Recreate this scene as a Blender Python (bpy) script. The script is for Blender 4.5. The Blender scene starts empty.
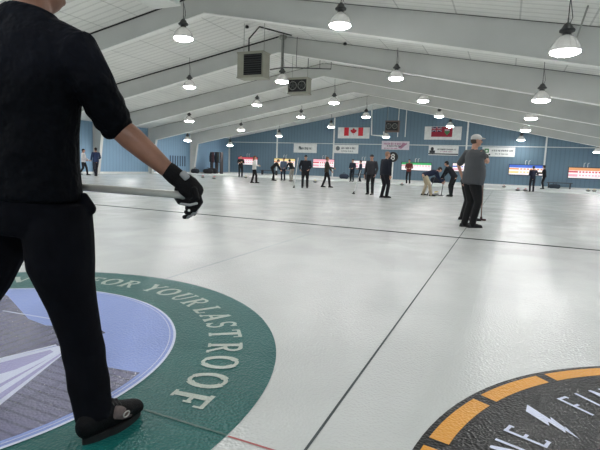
import bpy, math, random
from mathutils import Vector, Matrix
random.seed(7)
PI = math.pi
S = bpy.context.scene
COL = S.collection

# ------------------------------------------------------------------ camera
F_PX, CAM_H, YAW, PITCH, ROLL = 464.67, 1.0673, 0.41012, 0.12743, 0.03685
_fw = Vector((-math.sin(YAW)*math.cos(PITCH), math.cos(YAW)*math.cos(PITCH), -math.sin(PITCH)))
_r0 = Vector((math.cos(YAW), math.sin(YAW), 0)); _u0 = _r0.cross(_fw)
_r = _r0*math.cos(ROLL) + _u0*math.sin(ROLL); _u = -_r0*math.sin(ROLL) + _u0*math.cos(ROLL)
CAM = Vector((0, 0, CAM_H))
cd = bpy.data.cameras.new('camera'); cam = bpy.data.objects.new('camera', cd); COL.objects.link(cam)
cd.sensor_width = 36; cd.lens = F_PX*36/600; cd.clip_start = .05; cd.clip_end = 300
m = Matrix((( _r.x, _u.x, -_fw.x, 0), (_r.y, _u.y, -_fw.y, 0), (_r.z, _u.z, -_fw.z, CAM_H), (0, 0, 0, 1)))
cam.matrix_world = m
S.camera = cam
S.view_settings.view_transform = 'Standard'
S.view_settings.look = 'None'
S.view_settings.exposure = 0.0

def _dir(x, y): return _fw*F_PX + _r*(x-300) + _u*(225-y)
def at_x(x, y, X): d = _dir(x, y); return CAM + d*(X/d.x)          # surveyed photo point on the plane X = const
def at_y(x, y, Y): d = _dir(x, y); return CAM + d*(Y/d.y)
def at_z(x, y, Z=0): d = _dir(x, y); return CAM + d*((Z-CAM_H)/d.z)
def at_d(x, y, D): d = _dir(x, y); h = Vector((_fw.x, _fw.y, 0)).normalized(); return CAM + d*(D/(d.dot(h)))

# ------------------------------------------------------------------ materials
def lin(c): return tuple((v/255/12.92 if v/255 <= .04045 else ((v/255+.055)/1.055)**2.4) for v in c) + (1,)
def newmat(name):
    mt = bpy.data.materials.new(name); mt.use_nodes = True
    nt = mt.node_tree; b = nt.nodes['Principled BSDF']; return mt, nt, b
def N(nt, t, **k):
    n = nt.nodes.new(t)
    for a, v in k.items(): setattr(n, a, v)
    return n
def mat(name, rgb, rough=.6, metal=0, var=.08, vscale=4, bump=0, bscale=60, spec=.5, emit=None, coord='Object'):
    mt, nt, b = newmat(name)
    b.inputs['Roughness'].default_value = rough; b.inputs['Metallic'].default_value = metal
    b.inputs['Specular IOR Level'].default_value = spec
    tc = N(nt, 'ShaderNodeTexCoord')
    c = lin(rgb)
    if var:
        nz = N(nt, 'ShaderNodeTexNoise'); nz.inputs['Scale'].default_value = vscale; nz.inputs['Detail'].default_value = 4
        nt.links.new(tc.outputs[coord], nz.inputs['Vector'])
        rp = N(nt, 'ShaderNodeValToRGB')
        rp.color_ramp.elements[0].position = .3; rp.color_ramp.elements[1].position = .7
        rp.color_ramp.elements[0].color = tuple(v*(1-var) for v in c[:3]) + (1,)
        rp.color_ramp.elements[1].color = tuple(min(1, v*(1+var)) for v in c[:3]) + (1,)
        nt.links.new(nz.outputs['Fac'], rp.inputs['Fac']); nt.links.new(rp.outputs['Color'], b.inputs['Base Color'])
    else: b.inputs['Base Color'].default_value = c
    if bump:
        n2 = N(nt, 'ShaderNodeTexNoise'); n2.inputs['Scale'].default_value = bscale; n2.inputs['Detail'].default_value = 3
        nt.links.new(tc.outputs[coord], n2.inputs['Vector'])
        bp = N(nt, 'ShaderNodeBump'); bp.inputs['Strength'].default_value = bump; bp.inputs['Distance'].default_value = .02
        nt.links.new(n2.outputs['Fac'], bp.inputs['Height']); nt.links.new(bp.outputs['Normal'], b.inputs['Normal'])
    if emit:
        b.inputs['Emission Color'].default_value = c; b.inputs['Emission Strength'].default_value = emit
    return mt
def add_pebble(mt, strength=.12):
    nt = mt.node_tree; b = nt.nodes['Principled BSDF']
    tc = N(nt, 'ShaderNodeTexCoord')
    n2 = N(nt, 'ShaderNodeTexVoronoi'); n2.inputs['Scale'].default_value = 75
    n3 = N(nt, 'ShaderNodeTexNoise'); n3.inputs['Scale'].default_value = 3; n3.inputs['Detail'].default_value = 3
    mx = N(nt, 'ShaderNodeMath', operation='MULTIPLY_ADD'); mx.inputs[1].default_value = 1
    sc = N(nt, 'ShaderNodeMath', operation='MULTIPLY'); sc.inputs[1].default_value = .25
    nt.links.new(tc.outputs['Object'], n2.inputs['Vector']); nt.links.new(tc.outputs['Object'], n3.inputs['Vector'])
    nt.links.new(n2.outputs['Distance'], mx.inputs[0]); nt.links.new(n3.outputs['Fac'], sc.inputs[0]); nt.links.new(sc.outputs[0], mx.inputs[2])
    bp = N(nt, 'ShaderNodeBump'); bp.inputs['Strength'].default_value = strength; bp.inputs['Distance'].default_value = .01
    nt.links.new(mx.outputs[0], bp.inputs['Height']); nt.links.new(bp.outputs['Normal'], b.inputs['Normal'])
    return mt
def ribbed(name, rgb, axis, period, strength=.5, dist=.02, rough=.5, seam_axis=None, seam=1.5, seam_dark=.6, var=.04, groove=.88):
    """painted metal sheet: ribs repeating along one axis, seams along another"""
    mt = mat(name, rgb, rough, var=var, vscale=.6); nt = mt.node_tree; b = nt.nodes['Principled BSDF']
    tc = N(nt, 'ShaderNodeTexCoord'); sx = N(nt, 'ShaderNodeSeparateXYZ'); nt.links.new(tc.outputs['Object'], sx.inputs[0])
    mu = N(nt, 'ShaderNodeMath', operation='MULTIPLY'); mu.inputs[1].default_value = 2*PI/period
    nt.links.new(sx.outputs[axis], mu.inputs[0])
    sn = N(nt, 'ShaderNodeMath', operation='SINE'); nt.links.new(mu.outputs[0], sn.inputs[0])
    pw = N(nt, 'ShaderNodeMath', operation='MAXIMUM'); pw.inputs[1].default_value = .5; nt.links.new(sn.outputs[0], pw.inputs[0])
    bp = N(nt, 'ShaderNodeBump'); bp.inputs['Strength'].default_value = strength; bp.inputs['Distance'].default_value = dist
    nt.links.new(pw.outputs[0], bp.inputs['Height']); nt.links.new(bp.outputs['Normal'], b.inputs['Normal'])
    src = b.inputs['Base Color'].links[0].from_socket
    # grooves a little darker
    mr = N(nt, 'ShaderNodeMapRange'); mr.inputs['From Min'].default_value = .5; mr.inputs['From Max'].default_value = 1
    mr.inputs['To Min'].default_value = 1; mr.inputs['To Max'].default_value = groove
    nt.links.new(pw.outputs[0], mr.inputs['Value'])
    val = mr.outputs[0]
    if seam_axis is not None:
        md = N(nt, 'ShaderNodeMath', operation='PINGPONG'); md.inputs[1].default_value = seam/2; nt.links.new(sx.outputs[seam_axis], md.inputs[0])
        lt = N(nt, 'ShaderNodeMath', operation='LESS_THAN'); lt.inputs[1].default_value = .02; nt.links.new(md.outputs[0], lt.inputs[0])
        m2 = N(nt, 'ShaderNodeMapRange'); m2.inputs['To Min'].default_value = 1; m2.inputs['To Max'].default_value = seam_dark
        nt.links.new(lt.outputs[0], m2.inputs['Value'])
        m3 = N(nt, 'ShaderNodeMath', operation='MULTIPLY'); nt.links.new(val, m3.inputs[0]); nt.links.new(m2.outputs[0], m3.inputs[1]); val = m3.outputs[0]
    mix = N(nt, 'ShaderNodeMix', data_type='RGBA', blend_type='MULTIPLY'); mix.inputs[0].default_value = 1
    nt.links.new(src, mix.inputs[6]); nt.links.new(val, mix.inputs[7]); nt.links.new(mix.outputs[2], b.inputs['Base Color'])
    return mt
_mc = {}
def cm(rgb, rough=.75, **k):
    key = (rgb, rough, tuple(sorted(k.items())))
    if key not in _mc: _mc[key] = mat('paint_%d_%d_%d' % rgb, rgb, rough, **k)
    return _mc[key]

ICE = add_pebble(mat('ice', (190, 193, 191), .24, var=.06, vscale=.6, spec=.34), .24)
def smear(mt):
    nt = mt.node_tree; b = nt.nodes['Principled BSDF']; tc = N(nt, 'ShaderNodeTexCoord')
    n = N(nt, 'ShaderNodeTexNoise'); n.inputs['Scale'].default_value = 1.3; n.inputs['Detail'].default_value = 3; n.inputs['Distortion'].default_value = .8
    nt.links.new(tc.outputs['Object'], n.inputs['Vector'])
    mr = N(nt, 'ShaderNodeMapRange'); mr.inputs['From Min'].default_value = .38; mr.inputs['From Max'].default_value = .62; mr.inputs['To Min'].default_value = .19; mr.inputs['To Max'].default_value = .27
    nt.links.new(n.outputs['Fac'], mr.inputs['Value']); nt.links.new(mr.outputs[0], b.inputs['Roughness'])
smear(ICE)
ICE_GREEN = add_pebble(mat('green_ice_print', (24, 90, 86), .3, var=.06, vscale=1.5, spec=.16), .30)
ICE_BLUE = add_pebble(mat('sky_ice_print', (138, 156, 212), .3, var=.05, vscale=1.5, spec=.16), .30)
ICE_BLACK = add_pebble(mat('black_ice_print', (30, 31, 32), .3, var=.06, vscale=3, spec=.16), .30)
ICE_GOLD = add_pebble(mat('gold_ice_print', (212, 150, 62), .3, var=.05, vscale=3, spec=.16), .30)
ICE_LETTER = add_pebble(mat('pale_ice_print', (172, 182, 172), .3, var=.05, vscale=3, spec=.16), .30)
ICE_WHITE = add_pebble(mat('white_ice_print', (206, 212, 232), .3, var=.05, vscale=3, spec=.16), .30)
ICE_SLATE = add_pebble(ribbed('shingle_ice_print', (92, 92, 122), 0, .075, .02, .001, .25, seam_axis=1, seam=.3, seam_dark=.85, groove=.6), .30)
ICE_SLATE2 = add_pebble(ribbed('shingle_ice_print_b', (98, 98, 130), 1, .055, .02, .001, .25, seam_axis=0, seam=.3, seam_dark=.85, groove=.6), .30)
ICE_LILAC = add_pebble(mat('lilac_ice_print', (160, 158, 200), .3, var=.05, vscale=3, spec=.16), .30)
ICE_LINE = mat('dark_line_print', (44, 50, 50), .9, var=.1, vscale=3, spec=0)
ICE_DIV = mat('sheet_line_print', (84, 90, 90), .9, var=.1, vscale=3, spec=0)
ICE_FAINT = mat('faint_line_print', (150, 156, 156), .9, var=.1, vscale=3, spec=0)
ICE_RED = mat('red_line_print', (176, 112, 112), .9, var=.1, vscale=3, spec=0)
CEIL = ribbed('white_roof_sheet', (240, 240, 236), 1, .30, .8, .05, .5, seam_axis=0, seam=1.5, seam_dark=.72, groove=.84)
FRAME = mat('white_painted_steel', (204, 205, 201), .5, var=.05, vscale=.8)
FLANGE = mat('ice_lit_white_flange', (248, 248, 244), .45, var=.03, vscale=.8)  # frame white, lightened to paint in the glow flanges catch from the ice
GAP_SHADE = mat('roof_gap_shade', (38, 38, 38), .9, var=0)  # shade under the roof sheets, put in as a dark colour
WALLB = ribbed('teal_blue_siding', (100, 125, 142), 0, .30, .5, .03, .6)
WALLL = ribbed('light_blue_siding', (132, 164, 190), 1, .30, .4, .03, .6)
WHITE = mat('white_paint', (226, 228, 224), .5, var=.04)
DECK = mat('pale_walkway', (214, 218, 216), .5, var=.08, vscale=2)
BLACK = mat('black_metal', (20, 20, 22), .45, var=.1)
DGREY = mat('dark_grey_metal', (58, 60, 60), .5, var=.1)
GREY = mat('grey_metal', (150, 152, 146), .45, var=.08)
BEIGE = mat('beige_metal', (160, 159, 144), .5, var=.06)

# ------------------------------------------------------------------ mesh builder
class MB:
    def __init__(s): s.v = []; s.f = []; s.mi = []
    def add(s, vs, fs, mi=0):
        b = len(s.v); s.v += [tuple(v) for v in vs]; s.f += [tuple(b+i for i in f) for f in fs]; s.mi += [mi]*len(fs); return s
    def box(s, lo, hi, mi=0, M=None):
        x0, y0, z0 = lo; x1, y1, z1 = hi
        vs = [Vector(p) for p in ((x0,y0,z0),(x1,y0,z0),(x1,y1,z0),(x0,y1,z0),(x0,y0,z1),(x1,y0,z1),(x1,y1,z1),(x0,y1,z1))]
        if M: vs = [M @ v for v in vs]
        return s.add(vs, [(0,3,2,1),(4,5,6,7),(0,1,5,4),(1,2,6,5),(2,3,7,6),(3,0,4,7)], mi)
    def quad(s, pts, mi=0): return s.add(pts, [tuple(range(len(pts)))], mi)
    def prism(s, poly, z0, z1, mi=0, M=None):
        n = len(poly); vs = [Vector((x, y, z0)) for x, y in poly] + [Vector((x, y, z1)) for x, y in poly]
        if M: vs = [M @ v for v in vs]
        return s.add(vs, [tuple(range(n))[::-1], tuple(range(n, 2*n))] + [(i, (i+1) % n, n+(i+1) % n, n+i) for i in range(n)], mi)
    def tube(s, pts, rad, n=10, mi=0, flat=1.0, side=None, cap=True, dome=True, dh=None):
        """tapered tube along a polyline; flat scales the half-thickness across `side`"""
        pts = [Vector(p) for p in pts]
        if not hasattr(rad, '__len__'): rad = [rad]*len(pts)
        rad = [(r if hasattr(r, '__len__') else (r, r*flat)) for r in rad]
        P = list(pts); R = list(rad)
        if dome:
            d0 = (pts[0]-pts[1]).normalized(); d1 = (pts[-1]-pts[-2]).normalized()
            h0 = dh or min(R[0]); h1 = dh or min(R[-1])
            for k, c in ((.55, .83), (.9, .42)):
                P.insert(0, pts[0]+d0*h0*k); R.insert(0, (rad[0][0]*c, rad[0][1]*c))
                P.append(pts[-1]+d1*h1*k); R.append((rad[-1][0]*c, rad[-1][1]*c))
        rings = []
        sd = Vector(side) if side is not None else None
        for i, p in enumerate(P):
            t = (P[min(i+1, len(P)-1)] - P[max(i-1, 0)]).normalized()
            if sd is None:
                a = t.cross(Vector((0, 0, 1)))
                if a.length < .2: a = t.cross(Vector((0, 1, 0)))
                sd0 = a.normalized(); sd = sd0
            a = (sd - t*sd.dot(t))
            if a.length < 1e-4: a = t.orthogonal()
            a.normalize(); sd = a; b = t.cross(a)
            rings.append([p + a*(R[i][0]*math.cos(2*PI*k/n)) + b*(R[i][1]*math.sin(2*PI*k/n)) for k in range(n)])
        vs = [v for r in rings for v in r]; fs = []
        for i in range(len(rings)-1):
            for k in range(n): fs.append((i*n+k, i*n+(k+1) % n, (i+1)*n+(k+1) % n, (i+1)*n+k))
        fs.append(tuple(range(n))[::-1]); fs.append(tuple(range((len(rings)-1)*n, len(rings)*n)))
        return s.add(vs, fs, mi)
    def ell(s, c, r, n=14, mi=0, M=None):
        c = Vector(c); h = n//2; vs = []; fs = []
        for i in range(1, h):
            a = PI*i/h
            for k in range(n):
                b = 2*PI*k/n; vs.append(Vector((r[0]*math.sin(a)*math.cos(b), r[1]*math.sin(a)*math.sin(b), r[2]*math.cos(a))))
        top = len(vs); vs.append(Vector((0, 0, r[2]))); bot = len(vs); vs.append(Vector((0, 0, -r[2])))
        for i in range(h-2):
            for k in range(n): fs.append((i*n+k, (i+1)*n+k, (i+1)*n+(k+1) % n, i*n+(k+1) % n))
        for k in range(n): fs.append((top, k, (k+1) % n)); fs.append((bot, (h-2)*n+(k+1) % n, (h-2)*n+k))
        vs = [(M @ v if M else v)+c for v in vs]
        return s.add(vs, fs, mi)
    def lathe(s, prof, n=24, mi=0, c=(0,0,0), closed=True):
        c = Vector(c); vs = []; fs = []
        for r, z in prof:
            for k in range(n): vs.append(c+Vector((r*math.cos(2*PI*k/n), r*math.sin(2*PI*k/n), z)))
        L = len(prof)
        for i in range(L-1):
            for k in range(n): fs.append((i*n+k, i*n+(k+1) % n, (i+1)*n+(k+1) % n, (i+1)*n+k))
        if closed: fs.append(tuple(range(n))[::-1]); fs.append(tuple(range((L-1)*n, L*n)))
        return s.add(vs, fs, mi)
    def mesh(s, name):
        me = bpy.data.meshes.new(name); me.from_pydata(s.v, [], s.f); me.update()
        for p, i in zip(me.polygons, s.mi): p.material_index = i
        return me
    def build(s, name, mats, parent=None, smooth=False, loc=None, angle=40):
        me = s.mesh(name)
        for mt in (mats if isinstance(mats, (list, tuple)) else [mats]): me.materials.append(mt)
        o = bpy.data.objects.new(name, me); COL.objects.link(o)
        if parent: o.parent = parent
        if loc: o.location = loc
        if smooth:
            for p in me.polygons: p.use_smooth = True
            try: me.set_sharp_from_angle(angle=math.radians(angle))
            except Exception: pass
        return o
    def fuse(s, name, mt, parent, vox, it=6, fac=.5, loc=None):
        """weld overlapping tubes into one continuous skin"""
        me = s.mesh(name+'_raw'); t = bpy.data.objects.new(name+'_raw', me); COL.objects.link(t)
        r = t.modifiers.new('r', 'REMESH'); r.mode = 'VOXEL'; r.voxel_size = vox
        k = t.modifiers.new('s', 'SMOOTH'); k.factor = fac; k.iterations = it
        dg = bpy.context.evaluated_depsgraph_get(); dg.update()
        out = bpy.data.meshes.new_from_object(t.evaluated_get(dg)); out.name = name
        bpy.data.objects.remove(t); bpy.data.meshes.remove(me)
        out.materials.clear()
        for q in (mt if isinstance(mt, (list, tuple)) else [mt]): out.materials.append(q)
        for p in out.polygons: p.use_smooth = True; p.material_index = 0
        o = bpy.data.objects.new(name, out); COL.objects.link(o); o.parent = parent
        if loc: o.location = loc
        return o

def tag(o, label=None, cat=None, group=None, kind=None):
    if label: o['label'] = label
    if cat: o['category'] = cat
    if group: o['group'] = group
    if kind: o['kind'] = kind
    return o
def thing(name, label, cat, loc=(0,0,0), rz=0, group=None):
    o = bpy.data.objects.new(name, None); COL.objects.link(o); o.location = loc; o.rotation_euler = (0, 0, rz)
    o.empty_display_size = .1
    return tag(o, label, cat, group)
def copy_tree(o, parent=None):
    c = o.copy(); COL.objects.link(c); c.parent = parent
    for ch in list(o.children): copy_tree(ch, c)
    return c
def struct(o, label=None): return tag(o, label=label, kind='structure')

# ------------------------------------------------------------------ building shell
XL, XR, YF, YB, RX = -25.7, 7.3, 40.5, -9.0, -9.2
def roof_z(x): return 6.45 - .18*abs(x-RX)
def rafter_z(x): return 5.78 - .20*abs(x-RX)
HOUSE_Y, GX, BX, DIVX = 1.4646, -2.7469, 1.5742, -.6046
b = MB(); b.box((XL-.2, YB-.2, -.3), (XR+.2, YF+.2, 0)); struct(b.build('floor', ICE))
b = MB()
for x0, x1 in ((XL-.3, RX), (RX, XR+.3)):
    b.add([(x0, YB-.2, roof_z(x0)), (x1, YB-.2, roof_z(x1)), (x1, YF+.2, roof_z(x1)), (x0, YF+.2, roof_z(x0)),
           (x0, YB-.2, roof_z(x0)+.1), (x1, YB-.2, roof_z(x1)+.1), (x1, YF+.2, roof_z(x1)+.1), (x0, YF+.2, roof_z(x0)+.1)],
          [(0,1,2,3),(7,6,5,4),(0,4,5,1),(2,6,7,3),(1,5,6,2),(3,7,4,0)])
struct(b.build('ceiling', CEIL))
def gable(y0, y1):
    b = MB(); pr = [(XL-.2, 0), (XR+.2, 0), (XR+.2, roof_z(XR+.2)), (RX, roof_z(RX)), (XL-.2, roof_z(XL-.2))]
    vs = [(x, y0, z) for x, z in pr] + [(x, y1, z) for x, z in pr]; n = 5
    return b.add(vs, [tuple(range(n)), tuple(range(n, 2*n))[::-1]] + [(i, n+i, n+(i+1) % n, (i+1) % n) for i in range(n)])
struct(gable(YF, YF+.2).build('wall_back', WALLB))
struct(gable(YB-.2, YB).build('wall_front', WALLL))
b = MB(); b.box((XL-.2, YB, 0), (XL, YF, roof_z(XL))); struct(b.build('wall_left', WALLL))
b = MB(); b.box((XR, YB, 0), (XR+.2, YF, roof_z(XR))); struct(b.build('wall_right', WALLL))
# pale walkway strip in front of the back wall
b = MB(); b.box((XL, 32.2, 0), (XR, YF, .05)); struct(b.build('walkway_floor', DECK))
b = MB(); b.box((XL, YF-.06, .05), (XR, YF, .16)); struct(b.build('baseboard_back', WHITE))
b = MB(); b.box((XL, -9, 0), (XL+.05, YF, .14)); struct(b.build('baseboard_left', WHITE))
# roof frames
for k in range(-4, 5):
    y = 13.0 + 5.3*k
    if y < 2: continue
    b = MB()
    xs = [XL+.75, RX, XR-.75]
    top = [(x, roof_z(x)-.005) for x in xs]; low = [(x, rafter_z(x)) for x in xs]
    for i in (0, 1):
        a, c, d, e = low[i], low[i+1], top[i+1], top[i]
        b.add([(p[0], y+dy, p[1]) for dy in (-.012, .012) for p in (a, c, d, e)], [(0,1,2,3),(7,6,5,4),(0,4,5,1),(1,5,6,2),(2,6,7,3),(3,7,4,0)])
        b.add([(p[0], y+dy, p[1]+dz) for dz in (-.025, 0) for p, dy in ((a, -.11), (c, -.11), (c, .11), (a, .11))], [(0,3,2,1),(4,5,6,7),(0,1,5,4),(1,2,6,5),(2,3,7,6),(3,0,4,7)], 1)
    # haunch and tapering column, left and right
    for s, xw in ((1, XL), (-1, XR)):
        pr = [(xw+s*.02, 0), (xw+s*.38, 0), (xw+s*.78, rafter_z(xw+s*.78)), (xw+s*.78, roof_z(xw+s*.78)-.005), (xw+s*.02, roof_z(xw)-.01)]
        b.add([(x, yy, z) for yy in (y-.012, y+.012) for x, z in pr], [(0,1,2,3,4),(9,8,7,6,5)] + [(i, i+5, (i+1) % 5+5, (i+1) % 5) for i in range(5)])
        x0, x1, z1 = pr[1][0], pr[2][0], pr[2][1]
        b.add([(x0, y-.11, 0), (x0, y+.11, 0), (x1, y+.11, z1), (x1, y-.11, z1), (x0-s*.025, y-.11, 0), (x0-s*.025, y+.11, 0), (x1-s*.025, y+.11, z1), (x1-s*.025, y-.11, z1)],
              [(0,1,2,3),(7,6,5,4),(0,4,5,1),(1,5,6,2),(2,6,7,3),(3,7,4,0)])
        b.box((min(xw+s*.02, xw+s*.05), y-.11, 0), (max(xw+s*.02, xw+s*.05), y+.11, roof_z(xw)-.02))
    o = struct(b.build('roof_beam', [FRAME, FLANGE]))
    # dark strip standing in for the shadow where sheeting meets the rafters
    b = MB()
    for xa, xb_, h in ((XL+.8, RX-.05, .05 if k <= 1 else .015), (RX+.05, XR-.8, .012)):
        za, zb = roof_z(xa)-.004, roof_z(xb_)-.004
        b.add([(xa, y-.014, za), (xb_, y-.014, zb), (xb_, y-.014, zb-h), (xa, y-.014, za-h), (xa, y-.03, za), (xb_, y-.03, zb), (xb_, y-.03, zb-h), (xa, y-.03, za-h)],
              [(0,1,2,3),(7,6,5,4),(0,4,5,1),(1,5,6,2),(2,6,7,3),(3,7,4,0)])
    b.build('gap_shade_strip', GAP_SHADE, o)
# white battens and the horizontal rail on the back wall
for i, x in enumerate((-20.3, -14.55, -3.1, 2.65)):
    b = MB(); b.box((x-.06, YF-.05, .16), (x+.06, YF-.001, roof_z(x)-.02)); struct(b.build('trim_%d' % (i+1), WHITE))
b = MB(); b.box((XL, YF-.035, 3.12), (XR, YF-.001, 3.17)); struct(b.build('trim_5', WHITE))
b = MB(); b.box((XL+.01, YF-.12, .05), (XL+.12, YF-.001, 3.3)); struct(b.build('trim_6', WHITE))

# ------------------------------------------------------------------ lines in the ice
def strip(name, x0, y0, x1, y1, mt, z=.0015):
    b = MB(); b.quad([(x0, y0, z), (x1, y0, z), (x1, y1, z), (x0, y1, z)]); return struct(b.build(name, mt))
strip('hog_line', XL+2, HOUSE_Y+6.4-.05, XR-2, HOUSE_Y+6.4+.05, ICE_LINE, .002)
strip('sheet_divider_line', DIVX-.006, -4, DIVX+.006, 30, ICE_DIV)
strip('centre_line', GX-.012, HOUSE_Y+1.84, GX+.012, 30, ICE_FAINT)
strip('centre_line', BX-.012, HOUSE_Y+1.84, BX+.012, 30, ICE_FAINT)
for k in (-4, -3, -2, -1, 1): strip('sheet_divider_line', DIVX+4.321*k-.011, 8, DIVX+4.321*k+.011, 30, ICE_FAINT)
strip('tee_line', GX+1.835, HOUSE_Y-.005, DIVX-.02, HOUSE_Y+.005, ICE_RED)

# ------------------------------------------------------------------ painted houses
def disc(b, r, z, n=128, mi=0, c=(0, 0)): b.quad([(c[0]+r*math.cos(2*PI*k/n), c[1]+r*math.sin(2*PI*k/n), z) for k in range(n)], mi)
def annulus(b, r0, r1, z, n=128, a0=0, a1=360, mi=0):
    vs = []; fs = []
    for k in range(n+1):
        a = math.radians(a0+(a1-a0)*k/n)
        vs += [(r0*math.cos(a), r0*math.sin(a), z), (r1*math.cos(a), r1*math.sin(a), z)]
    for k in range(n): fs.append((2*k, 2*k+1, 2*k+3, 2*k+2))
    b.add(vs, fs, mi)
def clip(poly, R, n=72):
    for k in range(n):
        a = 2*PI*k/n; nx, ny = math.cos(a), math.sin(a); out = []
        for i, p in enumerate(poly):
            q = poly[(i+1) % len(poly)]; dp = p[0]*nx+p[1]*ny-R; dq = q[0]*nx+q[1]*ny-R
            if dp <= 0: out.append(p)
            if dp*dq < 0: t = dp/(dp-dq); out.append((p[0]+(q[0]-p[0])*t, p[1]+(q[1]-p[1])*t))
        poly = out
        if not poly: return []
    return poly
def stroke(pts, w):   # polyline band as quads in glyph space
    out = []
    for (x0, y0), (x1, y1) in zip(pts, pts[1:]):
        d = math.hypot(x1-x0, y1-y0); nx, ny = -(y1-y0)/d*w/2, (x1-x0)/d*w/2; ex, ey = (x1-x0)/d*w*.12, (y1-y0)/d*w*.12
        out.append([(x0+nx-ex, y0+ny-ey), (x0-nx-ex, y0-ny-ey), (x1-nx+ex, y1-ny+ey), (x1+nx+ex, y1+ny+ey)])
    return out
def arc(cx, cy, rx, ry, a0, a1, n=14): return [(cx+rx*math.cos(math.radians(a0+(a1-a0)*k/n)), cy+ry*math.sin(math.radians(a0+(a1-a0)*k/n))) for k in range(n+1)]
T, t_, s_ = .215, .115, .085            # thick, thin, serif
def serif(x, y, w=.34): return stroke([(x-w/2, y), (x+w/2, y)], s_)
ROMAN = {
 'O': (.92, stroke(arc(.46, .5, .37, .46, -60, 60), .20)+stroke(arc(.46, .5, .37, .46, 60, 120), .11)+stroke(arc(.46, .5, .37, .46, 120, 240), .20)+stroke(arc(.46, .5, .37, .46, 240, 300), .11)),
 'F': (.72, stroke([(.2, .03), (.2, .97)], T)+serif(.2, .03)+stroke([(.04, .96), (.68, .96)], t_)+stroke([(.66, .98), (.66, .76)], s_)+stroke([(.2, .53), (.52, .53)], t_)+stroke([(.52, .62), (.52, .42)], s_)),
 'R': (.82, stroke([(.2, .03), (.2, .97)], T)+serif(.2, .03)+serif(.12, .965, .2)+stroke([(.2, .955), (.42, .955)], t_)+stroke(arc(.42, .73, .22, .225, 90, -90), .13)+stroke([(.2, .505), (.42, .505)], t_)+stroke([(.4, .5), (.74, .03)], .15)+serif(.76, .03, .2)),
 'L': (.68, stroke([(.2, .03), (.2, .97)], T)+serif(.2, .965)+stroke([(.06, .04), (.62, .04)], t_)+stroke([(.62, .02), (.62, .27)], s_)),
 'A': (.86, stroke([(.1, .03), (.43, .99)], t_)+stroke([(.43, .99), (.74, .03)], T)+serif(.1, .03, .24)+serif(.74, .03, .28)+stroke([(.2, .34), (.62, .34)], t_)),
 'S': (.62, stroke(arc(.31, .73, .2, .225, 35, 270), .12)+stroke(arc(.31, .28, .22, .235, 90, -145), .12)+stroke([(.52, .98), (.52, .78)], s_)+stroke([(.08, .02), (.08, .24)], s_)),
 'T': (.76, stroke([(.38, .03), (.38, .97)], T)+serif(.38, .03)+stroke([(.05, .96), (.71, .96)], t_)+stroke([(.06, .98), (.06, .76)], s_)+stroke([(.7, .98), (.7, .76)], s_)),
 'U': (.88, stroke([(.2, .97), (.2, .35)], T)+serif(.2, .965)+stroke(arc(.44, .35, .24, .32, 180, 360), .11)+stroke([(.68, .35), (.68, .97)], t_)+serif(.68, .965, .26)),
 'Y': (.82, stroke([(.1, .97), (.42, .46)], T)+stroke([(.72, .97), (.42, .46)], t_)+stroke([(.42, .03), (.42, .5)], T)+serif(.42, .03)+serif(.1, .965, .28)+serif(.72, .965, .22)),
 'V': (.8, stroke([(.1, .97), (.42, .03)], T)+stroke([(.72, .97), (.42, .03)], t_)+serif(.1, .965, .28)+serif(.72, .965, .22)),
}
w_ = .085
DECO = {
 'E': (.34, stroke([(.05, 0), (.05, 1)], w_)+stroke([(.05, .96), (.3, .96)], w_)+stroke([(.3, 1), (.3, .88)], .06)+stroke([(.05, .52), (.22, .52)], w_)+stroke([(.05, .04), (.3, .04)], w_)+stroke([(.3, 0), (.3, .12)], .06)),
 'F': (.34, stroke([(.05, 0), (.05, 1)], w_)+stroke([(.05, .96), (.3, .96)], w_)+stroke([(.3, 1), (.3, .88)], .06)+stroke([(.05, .52), (.22, .52)], w_)),
 'I': (.14, stroke([(.05, 0), (.05, 1)], w_)),
 'N': (.42, stroke([(.05, 0), (.05, 1)], w_)+stroke([(.05, .98), (.38, .02)], .11)+stroke([(.38, 0), (.38, 1)], w_)),
}
def arc_text(b, letters, font, r0, h, z, wide=1.0, mi=0):
    for ch, ang in letters:
        w, qs = font[ch]; a = math.radians(ang); u = (math.sin(a), -math.cos(a)); v = (math.cos(a), math.sin(a))
        for q in qs:
            pts = []
            for x, y in q:
                X = (x-w/2)*h*wide; th = a - X/(r0+h*.5); rr = r0+y*h
                pts.append((rr*math.cos(th), rr*math.sin(th), z))
            b.quad(pts, mi)
            z += .000004
g = thing('curling_house', 'green ringed house printed in the ice with roofing slogan and rooftop picture', 'curling target', (GX, HOUSE_Y, 0))
b = MB(); disc(b, 1.829, .002); b.build('green_ring', ICE_GREEN, g)
b = MB(); disc(b, 1.225, .003); b.build('picture_disc', ICE_BLUE, g)
b = MB(); annulus(b, 1.221, 1.236, .0045); annulus(b, 1.198, 1.203, .0045); b.build('white_ring_line', ICE_WHITE, g)
b = MB(); annulus(b, 1.806, 1.812, .0035); 
R_ = 1.176
b = MB()
pl = clip([(-1.2, .95), (-.9, .84), (-.64, .80), (-.04, .53), (.16, .50), (.49, .62), (.58, .585), (.57, .27), (.50, .31), (.38, -.02), (.2, -1.3), (-1.2, -1.3)], R_)
b.quad([(x, y, .0034) for x, y in pl]); b.build('picture_far_roof', ICE_SLATE, g)
b = MB(); pl = clip([(1.3, .29), (.97, .235), (.61, .285), (.84, -.25), (.5, -1.2), (1.3, -1.2)], R_)
b.quad([(x, y, .0036) for x, y in pl]); b.build('picture_near_roof', ICE_SLATE2, g)
b = MB(); pl = clip([(.51, .31), (.61, .29), (.86, -.27), (.6, -1.3), (.2, -1.3), (.38, -.02)], R_)
b.quad([(x, y, .0038) for x, y in pl]); b.build('picture_gable', ICE_WHITE, g)
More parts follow.
